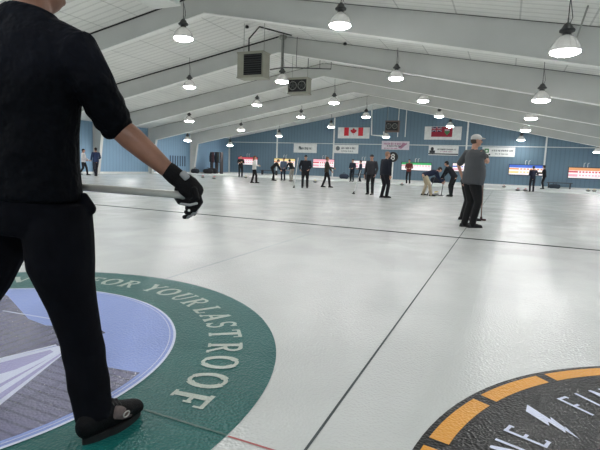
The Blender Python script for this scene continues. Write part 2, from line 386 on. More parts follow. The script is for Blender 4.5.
b = MB(); pl = clip([(.52, .25), (.56, .24), (.6, .05), (.5, -.35), (.42, -.35), (.45, .02)], R_)
b.quad([(x, y, .0042) for x, y in pl])
for d in (.0, .1): b.quad([(.60, .27-d*.2, .0043), (.62, .25-d, .0043), (.84-d, -.3, .0043), (.8-d, -.32, .0043)])
b.build('picture_gable_panel', ICE_LILAC, g)
b = MB()
for p0, p1, w in (((-.33, .555), (.09, .60), .012), ((.09, .60), (.5, .47), .01), ((.585, .3), (.6, -.1), .014), ((.6, -.1), (.5, -.9), .014), ((.49, .31), (.37, -.05), .02)):
    for q in stroke([p0, p1], w): b.quad([(x, y, .0046) for x, y in q])
b.build('picture_trim_line', ICE_WHITE, g)
for word in ([('F', 6.2), ('O', 13.3), ('O', 21.3), ('R', 28.9)], [('T', 37.1), ('S', 43.6), ('A', 49.8), ('L', 56.2)], [('R', 64.2), ('U', 70.9), ('O', 78.2), ('Y', 85.0)], [('R', 94.6), ('O', 101.4), ('F', 107.6)], [('V', 130.5)]):
    b = MB(); arc_text(b, word, ROMAN, 1.436, .196, .0046, .88); b.build('slogan_lettering', ICE_LETTER, g)
b = MB(); b.quad([(1.25, -.005, .0048), (1.829, -.005, .0048), (1.829, .005, .0048), (1.25, .005, .0048)]); b.build('tee_line', mat('dark_green_line', (40, 84, 76), .3), g)

g = thing('curling_house', 'black round house printed in the ice with gold dashes and lightning bolt', 'curling target', (BX, HOUSE_Y, 0))
b = MB(); disc(b, 1.829, .002); b.build('black_disc', ICE_BLACK, g)
b = MB()
per = 360/22
for k in range(22):
    a0 = 154.25+per*k
    annulus(b, 1.722, 1.802, .0035, 12, a0, a0+per-2.0)
b.build('gold_dash_ring', ICE_GOLD, g)
for word in ([('N', 164.2), ('E', 158.6)], [('F', 141.2), ('I', 137.2), ('N', 132.6)]):
    b = MB(); arc_text(b, word, DECO, 1.425, .165, .0046, 1.15); b.build('white_lettering', ICE_WHITE, g)
b = MB()
bolt = [(1.626, 148.9), (1.598, 151.2), (1.478, 152.6), (1.498, 151.4), (1.412, 152.6), (1.424, 151.8), (1.358, 152.7), (1.44, 150.5), (1.428, 151.1), (1.512, 149.5), (1.497, 150.4)]
b.quad([(r*math.cos(math.radians(a)), r*math.sin(math.radians(a)), .0046) for r, a in bolt]); b.build('lightning_bolt', ICE_WHITE, g)

# ------------------------------------------------------------------ lamps
EMIT, nt, bs = newmat('lamp_light'); bs.inputs['Base Color'].default_value = (1, 1, 1, 1); bs.inputs['Emission Color'].default_value = (1, .99, .975, 1); bs.inputs['Emission Strength'].default_value = 85
ge = N(nt, 'ShaderNodeNewGeometry'); mu = N(nt, 'ShaderNodeMath', operation='MULTIPLY_ADD'); mu.inputs[1].default_value = 98; mu.inputs[2].default_value = 1.6
nt.links.new(ge.outputs['Backfacing'], mu.inputs[0]); nt.links.new(mu.outputs[0], bs.inputs['Emission Strength']); bs.inputs['Base Color'].default_value = (.3, .3, .3, 1)
DOME, nt, bs = newmat('prismatic_dome'); bs.inputs['Base Color'].default_value = (.9, .9, .88, 1); bs.inputs['IOR'].default_value = 1.2; bs.inputs['Roughness'].default_value = .12
bs.inputs['Transmission Weight'].default_value = .6
LAMP_R = .275
def make_lamp(label):
    t = thing('pendant_lamp', label, 'ceiling lamp', group='dome lamps hanging from the roof')
    b = MB(); prof = [(LAMP_R, 0), (LAMP_R*1.02, .02), (LAMP_R*.97, .06), (LAMP_R*.86, .14), (LAMP_R*.66, .22), (LAMP_R*.42, .28), (.085, .30)]
    b.lathe(prof + [(r-.008, z) for r, z in prof[::-1]], 28, closed=False)
    for k in range(14):
        a = 2*PI*k/14; b.tube([(1.01*r*math.cos(a), 1.01*r*math.sin(a), z) for r, z in prof[1:]], .005, 5, dome=False)
    b.build('dome', DOME, t, True)
    b = MB(); b.lathe([(LAMP_R-.012, .012), (LAMP_R*.92, -.025), (LAMP_R*.62, -.06), (.001, -.075)], 28, closed=False); b.build('diffuser', EMIT, t, True)
    b = MB(); b.lathe([(.06, .29), (.085, .31), (.075, .345), (.135, .37), (.14, .40), (.10, .44), (.075, .49), (.045, .52), (.02, .54)], 20)
    b.tube([(0, 0, .54), (0, 0, .62)], .012, 6); b.build('driver_housing', DGREY, t, True)
    return t
lamp0 = None
ORD = ['nearest', 'second nearest', 'third nearest', 'fourth nearest', 'fifth nearest']
rows = [('row third right of the ridge', 5.6, [(598, 152)]),
        ('right-hand row above the black house', .84, [(565, 52), (541, 100.5), (531, 118.5), (525.5, 130.5), (521, 140)]),
        ('row just right of the ridge', -4.05, [(340, 25.5), (396, 78.5), (423, 101), (439, 116.5), (450, 126.5)]),
        ('roof ridge row', -8.75, [(183.3, 38.5), (282, 81.5), (334, 103), (366, 117), (386, 137)]),
        ('row just left of the ridge', -13.4, [(189.5, 87), (257, 105), (301, 117), (331, 127)]),
        ('second row left of the ridge', -18.2, [(189, 121), (241, 130), (279, 136)]),
        ('row nearest the left wall', -23.0, [(187.5, 140.5), (230, 145.5)])]
for rn, X, pts in rows:
    for i, (px, py) in enumerate(pts):
        lab = 'glowing dome lamp, %s in the %s' % (ORD[i], rn) if len(pts) > 1 else 'glowing dome lamp at the far right edge under the low roof'
        if lamp0 is None: o = lamp0 = make_lamp(lab)
        else: o = copy_tree(lamp0); o['label'] = lab
        p = at_x(px, py, X); p.z += .0; o.location = p
        L = roof_z(p.x) - p.z
        b = MB(); b.tube([(0, 0, .6), (0, 0, L-.006)], .008, 6, dome=False)
        b.tube([(.03, 0, .5), (.07, 0, .62), (.05, .02, .75), (.01, 0, .95 if L > 1 else L-.02)], .007, 6, dome=False)
        b.build('cable', DGREY, o)
# lamps of the same rows that hang outside the frame: light only
def area(x, y, z, w=60, size=.55):
    l = bpy.data.lights.new('rink_light', 'AREA'); l.shape = 'DISK'; l.size = size; l.energy = w; l.color = (1, .99, .975)
    o = bpy.data.objects.new('rink_light', l); COL.objects.link(o); o.location = (x, y, z)
for X in (-23, -18.2, -13.4, -8.75, -4.05, .84, 5.6):
    for Y in (-7.9, -1.5, 4.9, 11.3, 17.7, 24.1, 30.5, 36.9):
        seen = {-23: (30.5, 36.9), -18.2: (24.1, 30.5, 36.9), -13.4: (17.7, 24.1, 30.5, 36.9), 5.6: (36.9,)}.get(X, (11.3, 17.7, 24.1, 30.5, 36.9))
        if Y not in seen: area(X, Y, roof_z(X)-1.3, 76)

# ------------------------------------------------------------------ heaters, pipes, small fixtures in the roof
def louver_heater(label, c, w=.95, d=.55, h=.9, fans=False, body=None):
    body = body or BEIGE
    t = thing('unit_heater', label, 'heater', c)
    x0, x1, y0, y1, z0, z1 = -w/2, w/2, -d/2, d/2, -h/2, h/2
    b = MB(); b.box((x0, y0, z0), (x1, y1, z1)); b.box((x0-.02, y0-.02, z1-.03), (x1+.02, y1+.02, z1+.02)); b.box((x0-.02, y0-.02, z0-.02), (x1+.02, y1+.02, z0+.03)); b.build('casing', body, t)
    if fans:
        b = MB(); b.box((x0+.04, y0-.015, z0+.08), (x1-.04, y0-.001, z1-.08)); b.build('grille', BLACK, t)
        for sx in (-1, 1):
            b = MB()
            for k in range(5):
                a = 2*PI*k/5; M = Matrix.Translation((sx*w*.23, y0-.03, 0)) @ Matrix.Rotation(a, 4, 'Y') @ Matrix.Rotation(.5, 4, 'Z')
                b.box((-.04, -.004, .03), (.04, .004, .17), M=M)
            b.lathe([(.04, -.02), (.04, .02)], 12, c=(sx*w*.23, y0-.03, 0)); b.build('fan', DGREY, t)
            b = MB(); n = 20
            b.tube([(sx*w*.23+.19*math.cos(2*PI*k/n), y0-.03, .19*math.sin(2*PI*k/n)) for k in range(n+1)], .012, 6, dome=False); b.build('fan_ring', GREY, t)
    else:
        xa = x0+w*.26
        b = MB(); b.box((xa, y0-.02, z0+.08), (x1-.05, y0-.001, z1-.08)); b.build('grille', BLACK, t)
        b = MB()
        for k in range(9):
            z = z0+.13+k*(h-.26)/8; M = Matrix.Translation(((xa+x1-.05)/2, y0-.03, z)) @ Matrix.Rotation(.6, 4, 'X')
            b.box((-(x1-.05-xa)/2+.02, -.025, -.004), ((x1-.05-xa)/2-.02, .025, .004), M=M)
        b.build('louver', DGREY, t)
    b = MB(); zt = roof_z(c[0]) - c[2]
    for sx in (-1, 1): b.tube([(sx*w*.4, 0, z1), (sx*w*.4, 0, roof_z(c[0]+sx*w*.4)-c[2]-.006)], .012, 6, dome=False)
    b.build('hanger_rod', GREY, t)
    return t
h1 = at_y(253.5, 66, 16.1)
louver_heater('square beige unit heater with black louvers hanging left of the ridge', h1, w=1.1, d=.55, h=.92)
h2 = at_y(299.5, 86.5, 20.9)
louver_heater('twin-fan unit heater with dark fans hanging beyond the louvered one', h2, w=1.0, d=.5, h=.72, fans=True)
h4 = at_y(392.5, 126.5, 35.8)
louver_heater('far dark unit heater hanging above the pink and white banner', h4, w=1.0, d=.5, h=.8, fans=True, body=mat('brown_casing', (96, 78, 72), .6))
h3 = at_y(157, -9, 10.35)
t = louver_heater('white heater casing whose underside shows at the top edge', h3, w=.85, d=.8, h=.55, body=WHITE)
# flue and gas pipes
t = thing('flue_pipe', 'bent black flue pipe rising from the louvered heater to the ridge', 'pipe')
b = MB(); p = [h1+Vector((-.25, 0, .46)), h1+Vector((-.25, 0, 1.0)), Vector((h1.x+.15, h1.y, roof_z(h1.x+.15)-.12)), Vector((RX-.02, h1.y+1.6, roof_z(RX)-.25))]
b.tube([h1+Vector((-.22, 0, .49)), h1+Vector((-.22, 0, 1.02)), h1+Vector((.22, 0, 1.42)), h1+Vector((1.1, 1.0, 1.30))], .028, 8, dome=False); b.build('pipe', BLACK, t, True)
t = thing('gas_pipe', 'grey gas pipe with drops running between the ridge heaters', 'pipe')
b = MB(); ga, gb, gc = at_y(270.5, 69.5, 16.1), at_y(284, 67.5, 17.6), at_y(331, 69, 19.3)
ga.x = max(ga.x, h1.x+.6)
b.tube([ga, gb, gc], .026, 6, dome=False)
for f in (.25, .5, .75, 1.0): q = gb.lerp(gc, f); b.tube([q, (q.x, q.y, roof_z(q.x)-.01)], .012, 6, dome=False)
b.build('pipe', DGREY, t)
t = thing('ridge_vent_stack', 'purplish grey vertical vent pipe hanging at the ridge behind a lamp', 'pipe')
b = MB(); pv = at_y(283, 38, 18.0)
b.tube([(pv.x, pv.y, 4.75), (pv.x, pv.y, roof_z(pv.x)-.06)], .06, 10, dome=False); b.lathe([(.16, -.1), (.16, 0), (.1, 0)], 12, c=(pv.x, pv.y, roof_z(pv.x)-.05)); b.build('pipe', GREY, t, True)
# white drop pipe in front of the back wall
t = thing('white_pipe_drop', 'white hanging pipe bracket shaped like a U near the far gable', 'pipe')
b = MB(); a0 = at_y(371.5, 113, 37.6); a1 = at_y(371.5, 135, 37.6); a2 = at_y(383.5, 136, 37.6); a3 = at_y(391.5, 110, 36.5)
b.tube([(a0.x, a0.y, roof_z(a0.x)-.02), a1, a2, (a2.x, a2.y, a2.z+.35)], .06, 8, dome=False); b.build('pipe', WHITE, t)
for i, px in enumerate((397.5, 405)):
    t = thing('hanging_conduit', ['white vertical conduit left of pair in front of far gable', 'white vertical conduit right of pair in front of far gable'][i], 'pipe')
    q = at_y(px, 137, 39.8); b = MB(); b.tube([(q.x, q.y, q.z), (q.x, q.y, roof_z(q.x)-.02)], .035, 8, dome=False); b.build('pipe', WHITE, t)
for (px, py, X), lab in zip([(247, 27, -9.6), (345, 44, -6.2), (378, 74, -6.2)], ['small black sensor on the ceiling above the louvered heater', 'small black sensor under the roof below the ridge lamp row', 'small black sensor on the ceiling beside the second lamp']):
    d = _dir(px, py); lo = None
    tt = next(k*.0001 for k in range(1, 2000) if (CAM+d*(k*.0001)).z > roof_z((CAM+d*(k*.0001)).x)-.1)
    q = CAM+d*tt; t = thing('ceiling_sensor', lab, 'sensor', q)
    b = MB(); b.tube([(0, 0, .05), (0, 0, roof_z(q.x)-q.z-.006)], .012, 6, dome=False); b.build('stem', BLACK, t)
    b = MB(); b.lathe([(.03, -.05), (.07, -.03), (.07, .04), (.03, .06)], 12); b.build('cap', BLACK, t, True)
# two thin conduits dropping by the right lamp
t = thing('hanging_conduit', 'thin grey conduit sloping down beside the nearest right-hand lamp', 'pipe')
q0 = at_y(588, 6, 11.5); q1 = at_y(574, 46, 12.6); b = MB(); b.tube([q0, q1], .02, 6, dome=False); b.build('pipe', GREY, t)

# ------------------------------------------------------------------ banners, flags, screens, clock board
YW = YF-.06
def wall_pt(px, py): return at_y(px, py, YW)
RED = cm((196, 34, 48), .7); NAVY = cm((38, 44, 92), .7); INK = cm((92, 100, 104), .8); GREEN = cm((72, 130, 84), .8); PINK = cm((170, 122, 146), .8); CLOTHW = cm((222, 224, 222), .8)
def board(name, label, cat, px0, py0, px1, py1, group=None, back=.03):
    a, c = wall_pt(px0, py0), wall_pt(px1, py1); x0, x1, z0, z1 = a.x, c.x, c.z, a.z
    # heights measured at both ends of the tilted picture: use the mean
    t = thing(name, label, cat, ((x0+x1)/2, YW, (z0+z1)/2), 0, group); return t, (x1-x0), (z1-z0)
def flat(b, x0, z0, x1, z1, y, mi=0): b.quad([(x0, y, z0), (x1, y, z0), (x1, y, z1), (x0, y, z1)], mi)
LEAF = [(0,1),(.17,.67),(.37,.78),(.28,.3),(.52,.55),(.6,.42),(.88,.46),(.78,.2),(.9,.1),(.45,-.27),(.5,-.45),(.06,-.4),(.06,-.8)]
LEAF = LEAF + [(-x, y) for x, y in LEAF[::-1][:-1]]
t, w, h = board('flag_banner', 'white board with the red maple leaf flag on the far wall', 'flag', 338.3, 127.4, 369.2, 138.6)
b = MB(); b.box((-w/2, -.02, -h/2), (w/2, .03, h/2)); b.build('board', CLOTHW, t)
b = MB(); fw, fh, fz = w*.6, h*.76, h*.11
flat(b, -fw/2, fz-fh/2, -fw/4, fz+fh/2, -.024); flat(b, fw/4, fz-fh/2, fw/2, fz+fh/2, -.024)
flat(b, -fw/4, fz-fh/2, fw/4, fz+fh/2, -.024, 1)
b.quad([(x*fh*.46, -.027, fz+.02+y*fh*.46) for x, y in LEAF], 0); b.build('flag', [RED, CLOTHW], t)
t, w, h = board('flag_banner', 'white board with red ensign flag on the far wall right of ridge', 'flag', 425, 126.5, 461, 140)
b = MB(); b.box((-w/2, -.02, -h/2), (w/2, .03, h/2)); b.build('board', CLOTHW, t)
b = MB(); fw, fh, fz, fx = w*.57, h*.76, h*.1, -.08
x0, x1, z0, z1 = fx-fw/2, fx+fw/2, fz-fh/2, fz+fh/2
flat(b, x0, z0, x1, z1, -.022, 0); cx, cz = (x0+fx)/2, (fz+z1)/2; cw, ch = fw/4, fh/4
flat(b, x0, fz, fx, z1, -.025, 1)
for s in (1, -1):
    for q in stroke([(cx-cw, cz-s*ch), (cx+cw, cz+s*ch)], .09): b.quad([(max(x0, min(fx, x)), -.027, max(fz, min(z1, y))) for x, y in q], 2)
flat(b, cx-cw, cz-.08, cx+cw, cz+.08, -.029, 2); flat(b, cx-.08, cz-ch, cx+.08, cz+ch, -.029, 2)
flat(b, cx-cw, cz-.045, cx+cw, cz+.045, -.031, 0); flat(b, cx-.045, cz-ch, cx+.045, cz+ch, -.031, 0)
sx = fx+fw/4; b.quad([(sx-.2, -.027, fz+.22), (sx+.2, -.027, fz+.22), (sx+.2, -.027, fz-.05), (sx, -.027, fz-.28), (sx-.2, -.027, fz-.05)], 3)
flat(b, sx-.19, fz+.07, sx+.19, fz+.21, -.029, 2); b.build('flag', [cm((150, 28, 52), .7), cm((52, 36, 74), .7), cm((190, 172, 180), .8), GREEN], t)

def scribble(b, x0, x1, z, h, y, mi, seed):
    rnd = random.Random(seed); x = x0
    while x < x1:
        w = rnd.uniform(.04, .09)
        flat(b, x, z-h*rnd.uniform(.35, .5), min(x+w, x1), z+h*rnd.uniform(.3, .5), y, mi); x += w+rnd.choice((.025, .03, .07))
def banner(label, px0, py0, px1, py1, kind, base=CLOTHW):
    t, w, h = board('banner_sign', label, 'banner', px0, py0, px1, py1)
    b = MB(); b.box((-w/2, -.02, -h/2), (w/2, .03, h/2)); b.build('panel', base, t)
    b = MB(); y = -.023
    if kind == 1: scribble(b, -w*.28, w*.3, -.02, .26, y, 0, 1); b.quad([(-w*.3, y, .12), (-w*.22, y, .2), (-w*.12, y, -.05), (-w*.2, y, -.15)], 0)
    if kind == 2:
        b.quad([(-w*.33+.2*math.cos(2*PI*k/14), y, .05+.2*math.sin(2*PI*k/14)) for k in range(14)], 0); scribble(b, -w*.18, w*.38, .08, .2, y, 0, 2); scribble(b, -w*.18, w*.3, -.18, .1, y, 0, 3)
    if kind == 3:
        scribble(b, -w*.42, w*.42, .14, .2, y, 1, 4); scribble(b, -w*.3, w*.3, -.05, .14, y, 0, 5); b.quad([(w*.1, y, -.2), (w*.3, y, .25), (w*.4, y, .1), (w*.22, y, -.28)], 1); scribble(b, -w*.4, w*.1, -.25, .1, y, 1, 6)
    if kind == 4:
        b.quad([(-w*.38+.13*math.cos(2*PI*k/12), y, .12+.16*math.sin(2*PI*k/12)) for k in range(12)], 2); flat(b, -w*.47, -.22, -w*.28, 0, y, 2)
        scribble(b, -w*.2, w*.42, .1, .14, y, 0, 7); scribble(b, -w*.1, w*.3, -.08, .1, y, 1, 8); flat(b, -w*.5, -h*.42, w*.5, -h*.3, y, 2)
    if kind == 5:
        flat(b, -w*.43, -.08, -w*.29, .24, y, 3); flat(b, -w*.39, 0, -w*.33, .14, y-.002, 4); scribble(b, -w*.2, w*.45, .1, .14, y, 0, 9); flat(b, -w*.3, -.28, -w*.24, -.16, y, 2); scribble(b, -w*.1, w*.3, -.16, .08, y, 0, 10)
    b.build('print', [INK, PINK, cm((44, 48, 54), .8), GREEN, CLOTHW], t)
banner('pale grey banner above the yellow screen, leftmost on far wall', 294, 143.5, 316.5, 153, 1)
banner('white banner with round grey emblem under the maple leaf flag', 334, 144.6, 358, 153.6, 2)
banner('white and pink banner under the gable above the round black board', 382, 141, 409, 150, 3, cm((214, 206, 214), .8))
banner('white banner with dark portrait under the red ensign board', 429, 145.7, 458, 155.7, 4)
banner('white banner with green square emblem right of man in cap', 482.5, 147, 514.5, 157, 5)

def glow(name, rgb, s=.9):
    mt, nt, bs = newmat(name); c = lin(rgb); bs.inputs['Base Color'].default_value = (c[0]*.3, c[1]*.3, c[2]*.3, 1); bs.inputs['Emission Color'].default_value = c; bs.inputs['Emission Strength'].default_value = s; return mt
GW, GP, GR, GY, GG, GB, GO = glow('screen_white', (250, 240, 242)), glow('screen_pink', (236, 176, 190)), glow('screen_red', (205, 84, 96)), glow('screen_yellow', (238, 216, 150)), glow('screen_green', (70, 180, 110)), glow('screen_blue', (70, 110, 205)), glow('screen_orange', (226, 160, 110))
def screen(label, px0, py0, px1, py1, style):
    t, w, h = board('score_screen', label, 'screen', px0, py0, px1, py1, group=None)
    b = MB(); b.box((-w/2-.04, -.04, -h/2-.04), (w/2+.04, .03, h/2+.04)); b.build('bezel', BLACK, t)
    b = MB(); flat(b, -w/2, -h/2, w/2, h/2, -.045); b.build('display', GW, t)
    b = MB(); y = -.048
    A, B_, C_ = style
    flat(b, -w/2, h*.22, w/2, h/2, y, 0)
    flat(b, -w/2, h*.02, -w*.22, h*.18, y, 1); flat(b, -w/2, -h*.36, -w*.22, -h*.14, y, 2)
    for i in range(7):
        x = -w*.18+i*w*.095; flat(b, x, h*.02, x+w*.06, h*.16, y, 1); flat(b, x, -h*.3, x+w*.06, -h*.16, y, 2)
    b.build('score_rows', [A, B_, C_], t)
    b = MB()
    for sx in (-.12, .12): b.tube([(sx, .02, h/2), (sx, -.0, h/2+.32), (sx+.1, .02, h/2+.36)], .02, 6, dome=False)
    b.build('wall_mount', WHITE, t)
screen('red and pink score screen at the far left of the back wall', 238.5, 157, 257.5, 165, (GR, GP, GP))
screen('yellow and cream score screen behind the huddled group', 274.5, 158.4, 295, 167, (GY, GO, GY))
screen('pink score screen between the capped man and striding person', 313.5, 159, 334, 168.2, (GP, GR, GP))
screen('pale pink score screen behind the pair in navy', 352.5, 160.6, 374, 168.6, (GW, GP, GP))
screen('green and white score screen behind person in red', 402, 162.3, 431, 170.8, (GG, GP, GW))
screen('white score screen mostly hidden behind the man in grey', 453, 163.2, 480, 172, (GW, GB, GP))
screen('blue and cream score screen by two dark-clothed players', 509.5, 164.6, 543.8, 175.6, (GB, GO, GY))
screen('orange and white score screen at the right edge of back wall', 569, 167.4, 601.5, 179, (GO, GR, GP))

c = at_y(393, 157, 33.2)
t = thing('round_sign', 'round black board with white figure eight on white post', 'sign', (c.x, c.y, .05))
hz = c.z-.05; b = MB(); n = 28
b.prism([(.36*math.cos(2*PI*k/n), .36*math.sin(2*PI*k/n)) for k in range(n)], -.03, .03, M=Matrix.Translation((0, 0, hz)) @ Matrix.Rotation(PI/2, 4, 'X')); b.build('disc', BLACK, t)
b = MB()
for q in stroke(arc(0, .1, .09, .09, 0, 360), .06)+stroke(arc(0, -.095, .11, .1, 0, 360), .06): b.quad([(x, -.034, hz+z) for x, z in q])
b.build('numeral', WHITE, t)
b = MB(); b.box((-.05, -.02, .04), (.05, .06, hz-.3)); b.build('post', WHITE, t)
b = MB(); b.box((-.45, -.18, 0), (.45, .22, .07)); b.build('base', WHITE, t)

# ------------------------------------------------------------------ furniture by the left corner
_q = at_y(216.5, 172, 36.2); RK = (_q.x, 36.2, .05)
t = thing('coat_rack', 'dark coat rack hung with jackets in the far left corner', 'rack', RK, -.3)
b = MB()
for x in (-.7, 0, .7): b.box((x-.04, -.15, 0), (x+.04, .15, 1.95))
for z in (.1, 1.0, 1.9): b.box((-.74, -.15, z), (.74, .15, z+.05))
b.build('frame', mat('dark_timber', (56, 50, 52), .7), t)
for i, (x, col) in enumerate(((-.52, (30, 34, 44)), (-.18, (92, 60, 66)), (.18, (44, 52, 66)), (.53, (70, 74, 70)))):
    b = MB(); b.tube([(x, -.27, 1.85), (x, -.28, 1.5), (x, -.28, 1.1)], [(.10, .06), (.155, .1), (.145, .08)], 10, side=(1, 0, 0))
    tag(b.build('jacket', cm(col), None, True, loc=None), ['black', 'maroon', 'slate blue', 'grey'][i]+' jacket hanging on the dark coat rack in the corner', 'jacket', 'jackets on the coat rack')
    o = bpy.context.scene.objects[-1] if False else COL.objects[-1]; o.location = RK; o.rotation_euler = (0, 0, -.3)
def bag(label, x, y, col, s=1.0, z=.05):
    t = thing('sports_bag', label, 'bag', (x, y, z), random.uniform(-.4, .4))
    b = MB(); b.tube([(-.32*s, 0, .2*s), (0, 0, .22*s), (.32*s, 0, .2*s)], [(.17*s, .2*s)]*3, 12, side=(0, 1, 0)); b.build('bag_body', cm(col), t, True)
    b = MB(); b.tube([(-.14*s, 0, .38*s), (-.08*s, 0, .52*s), (.08*s, 0, .52*s), (.14*s, 0, .38*s)], .018, 6); b.build('handle', BLACK, t)
bag('black sports bag on the floor at the foot of corner rack', RK[0]+.1, 35.35, (24, 26, 32), 1.2)
bag('dark bag by the left wall beside the last white column', -24.6, 33.4, (28, 32, 40), 1.0)
bag('second dark bag beside the white column, nearer the corner', -24.3, 34.9, (34, 34, 38), 1.0)
bag('navy bag against back wall right of the striding person', -12.9, 38.9, (30, 42, 62), 1.0)
bag('dark bag on walkway below the green and white screen', -5.0, 39.2, (30, 36, 46), 1.2)
bag('black bag on walkway below the blue and cream screen', 3.4, 39.3, (40, 54, 66), .8)
def bench(label, x0, x1, y):
    t = thing('bench', label, 'bench', ((x0+x1)/2, y, .05)); w = x1-x0
    b = MB(); b.box((-w/2, -.2, .40), (w/2, .2, .45)); b.build('seat', DGREY, t)
    for x in (-w*.42, w*.42): b = MB(); b.box((x-.03, -.18, 0), (x+.03, .18, .4)); b.build('leg', BLACK, t)
bench('low dark bench along back wall behind the navy bag', -12.6, -11.0, 39.6)
bench('low dark bench along back wall under orange screen gap', 2.9, 4.6, 39.9)
bench('low dark bench along the back wall under red screen', -21.6, -19.8, 39.8)
t = thing('wall_louver', 'dark slotted vent panel on the light blue left wall', 'vent')
b = MB()
for k in range(7): b.box((XL+.001, 31.4+k*.32, .62), (XL+.03, 31.54+k*.32, 1.5))
b.build('slat', cm((70, 92, 112)), t)

# ------------------------------------------------------------------ stones and brooms
GRAN = mat('granite', (112, 114, 112), .35, var=.25, vscale=60)
def make_stone(label, col):
    t = thing('curling_stone', label, 'curling stone', group='curling stones on the ice')
    b = MB(); b.lathe([(.05, 0), (.065, .004), (.10, .02), (.138, .045), (.142, .06), (.142, .07), (.135, .09), (.10, .112), (.05, .116)], 24); b.build('granite_body', GRAN, t, True)
    b = MB(); b.lathe([(.144, .055), (.146, .065), (.144, .075)], 24, closed=False); b.build('striking_band', cm((170, 172, 170)), t)
    b = MB(); b.lathe([(.05, .115), (.055, .122), (.03, .128)], 16); b.tube([(-.04, 0, .125), (-.035, 0, .165), (0, 0, .175), (.09, 0, .172)], [.014, .013, .013, .012], 8); b.build('handle', cm(col, .4), t, True)
    return t
RH, YH = (190, 40, 40), (220, 190, 60)
s_red = s_yel = None
def stone(label, x, y, col, z=0):
    global s_red, s_yel
    src = s_red if col == RH else s_yel
    if src is None:
        o = make_stone(label, col)
        if col == RH: s_red = o
        else: s_yel = o
    else: o = copy_tree(src); o['label'] = label
    o.location = (x, y, z); o.rotation_euler = (0, 0, random.uniform(0, 6))
stone('curling stone being swept between two bent sweepers', -2.66, 20.5, YH)
stone('curling stone at far left in front of the corner rack', -18.43, 25.89, RH)
stone('curling stone right of the one before the corner rack', -17.12, 25.25, RH)
stone('curling stone at feet of man before the red screen', -17.3, 29.6, YH)
stone('curling stone left of the pair beside the right-hand dark player', .76, 31.6, RH)
stone('curling stone immediately beside the right-hand dark player', 1.2, 31.9, RH)
stone('curling stone alone at the walkway edge right of man in grey', -.03, 35.8, RH, .05)
stone('curling stone below the orange screen, left of two', 5.1, 36.0, YH, .05)
stone('curling stone below the orange screen, right of two', 5.45, 36.0, YH, .05)
stone('curling stone beside the base of the round sign', -6.2, 30.9, RH)
stone('curling stone behind the capped man in black', -11.3, 28.2, YH)
def broom(label, top, foot, col=(226, 226, 220), head=(30, 30, 32), r=.014, headlen=.2):
    top, foot = Vector(top), Vector(foot); L = (top-foot)
    t = thing('curling_broom', label, 'broom', foot)
    d = L.normalized()
    b = MB(); b.tube([d*.05, L], r, 10); b.build('handle', cm(col, .4), t, True)
    h = Vector((d.x, d.y, 0)); h = h.normalized() if h.length > .05 else Vector((0, 1, 0)); s = Vector((-h.y, h.x, 0))
    M = Matrix(((s.x, h.x, 0, 0), (s.y, h.y, 0, 0), (0, 0, 1, 0), (0, 0, 0, 1)))
    b = MB(); b.box((-headlen/2, -.035, .0), (headlen/2, .035, .035), M=M); b.tube([(0, 0, .03), d*.1], [.03, .02], 8); b.build('broom_head', cm(head), t)
    return t

# ------------------------------------------------------------------ people
SKIN = mat('skin', (186, 140, 118), .55, var=.08, vscale=12)
def ik(a, c, l1, l2, pole):
    a, c = Vector(a), Vector(c); d = c-a; D = min(d.length, (l1+l2)*.999); u = d.normalized(); c = a+u*D
    x = (l1*l1-l2*l2+D*D)/(2*D); h = math.sqrt(max(0, l1*l1-x*x))
    p = Vector(pole); p = (p-u*p.dot(u))
    p = p.normalized() if p.length > 1e-5 else u.orthogonal().normalized()
    return a+u*x+p*h, c
def head_geo(b, C, R, hair=False):
    """skull, jaw, nose, ears, brow and neck root, facing +Y of the rotation R"""
    M = R.to_4x4()
    b.ell(C+R@Vector((0, -.008, .02)), (.074, .094, .092), 18, M=M)
    b.ell(C+R@Vector((0, .022, -.045)), (.058, .066, .068), 16, M=M)
    b.tube([C+R@Vector((0, .088, .012)), C+R@Vector((0, .106, -.022))], [.009, .014], 8)
    b.ell(C+R@Vector((0, .082, -.058)), (.024, .012, .012), 10, M=M)
    b.ell(C+R@Vector((0, .074, .03)), (.05, .018, .012), 10, M=M)
    for s in (-1, 1): b.ell(C+R@Vector((s*.076, -.004, -.005)), (.012, .022, .034), 10, M=M)
def hand_geo(b, w, d, nrm, side, r=.0095, sc=1.0):
    """palm, four bent fingers, thumb leaving the side; d along the hand, nrm = palm normal"""
    d = d.normalized(); nrm = (nrm-d*nrm.dot(d)).normalized(); s = d.cross(nrm)*side
    b.tube([w, w+d*.045*sc, w+d*.09*sc], [(.026*sc, .016*sc), (.038*sc, .016*sc), (.040*sc, .014*sc)], 10, side=s)
    for i, L in enumerate((.070, .080, .074, .058)):
        o = w+d*.088*sc+s*(.028-.0187*i)*sc
        b.tube([o, o+d*L*.5*sc+nrm*.012*sc, o+d*L*.8*sc+nrm*.04*sc, o+d*L*.78*sc+nrm*.062*sc], [r, r*.95, r*.88, r*.8], 8)
    o = w+d*.03*sc+s*.030*sc
    b.tube([o, o+d*.03*sc+s*.026*sc+nrm*.012*sc, o+d*.062*sc+s*.03*sc+nrm*.03*sc], [r*1.25, r*1.1, r*.9], 8)
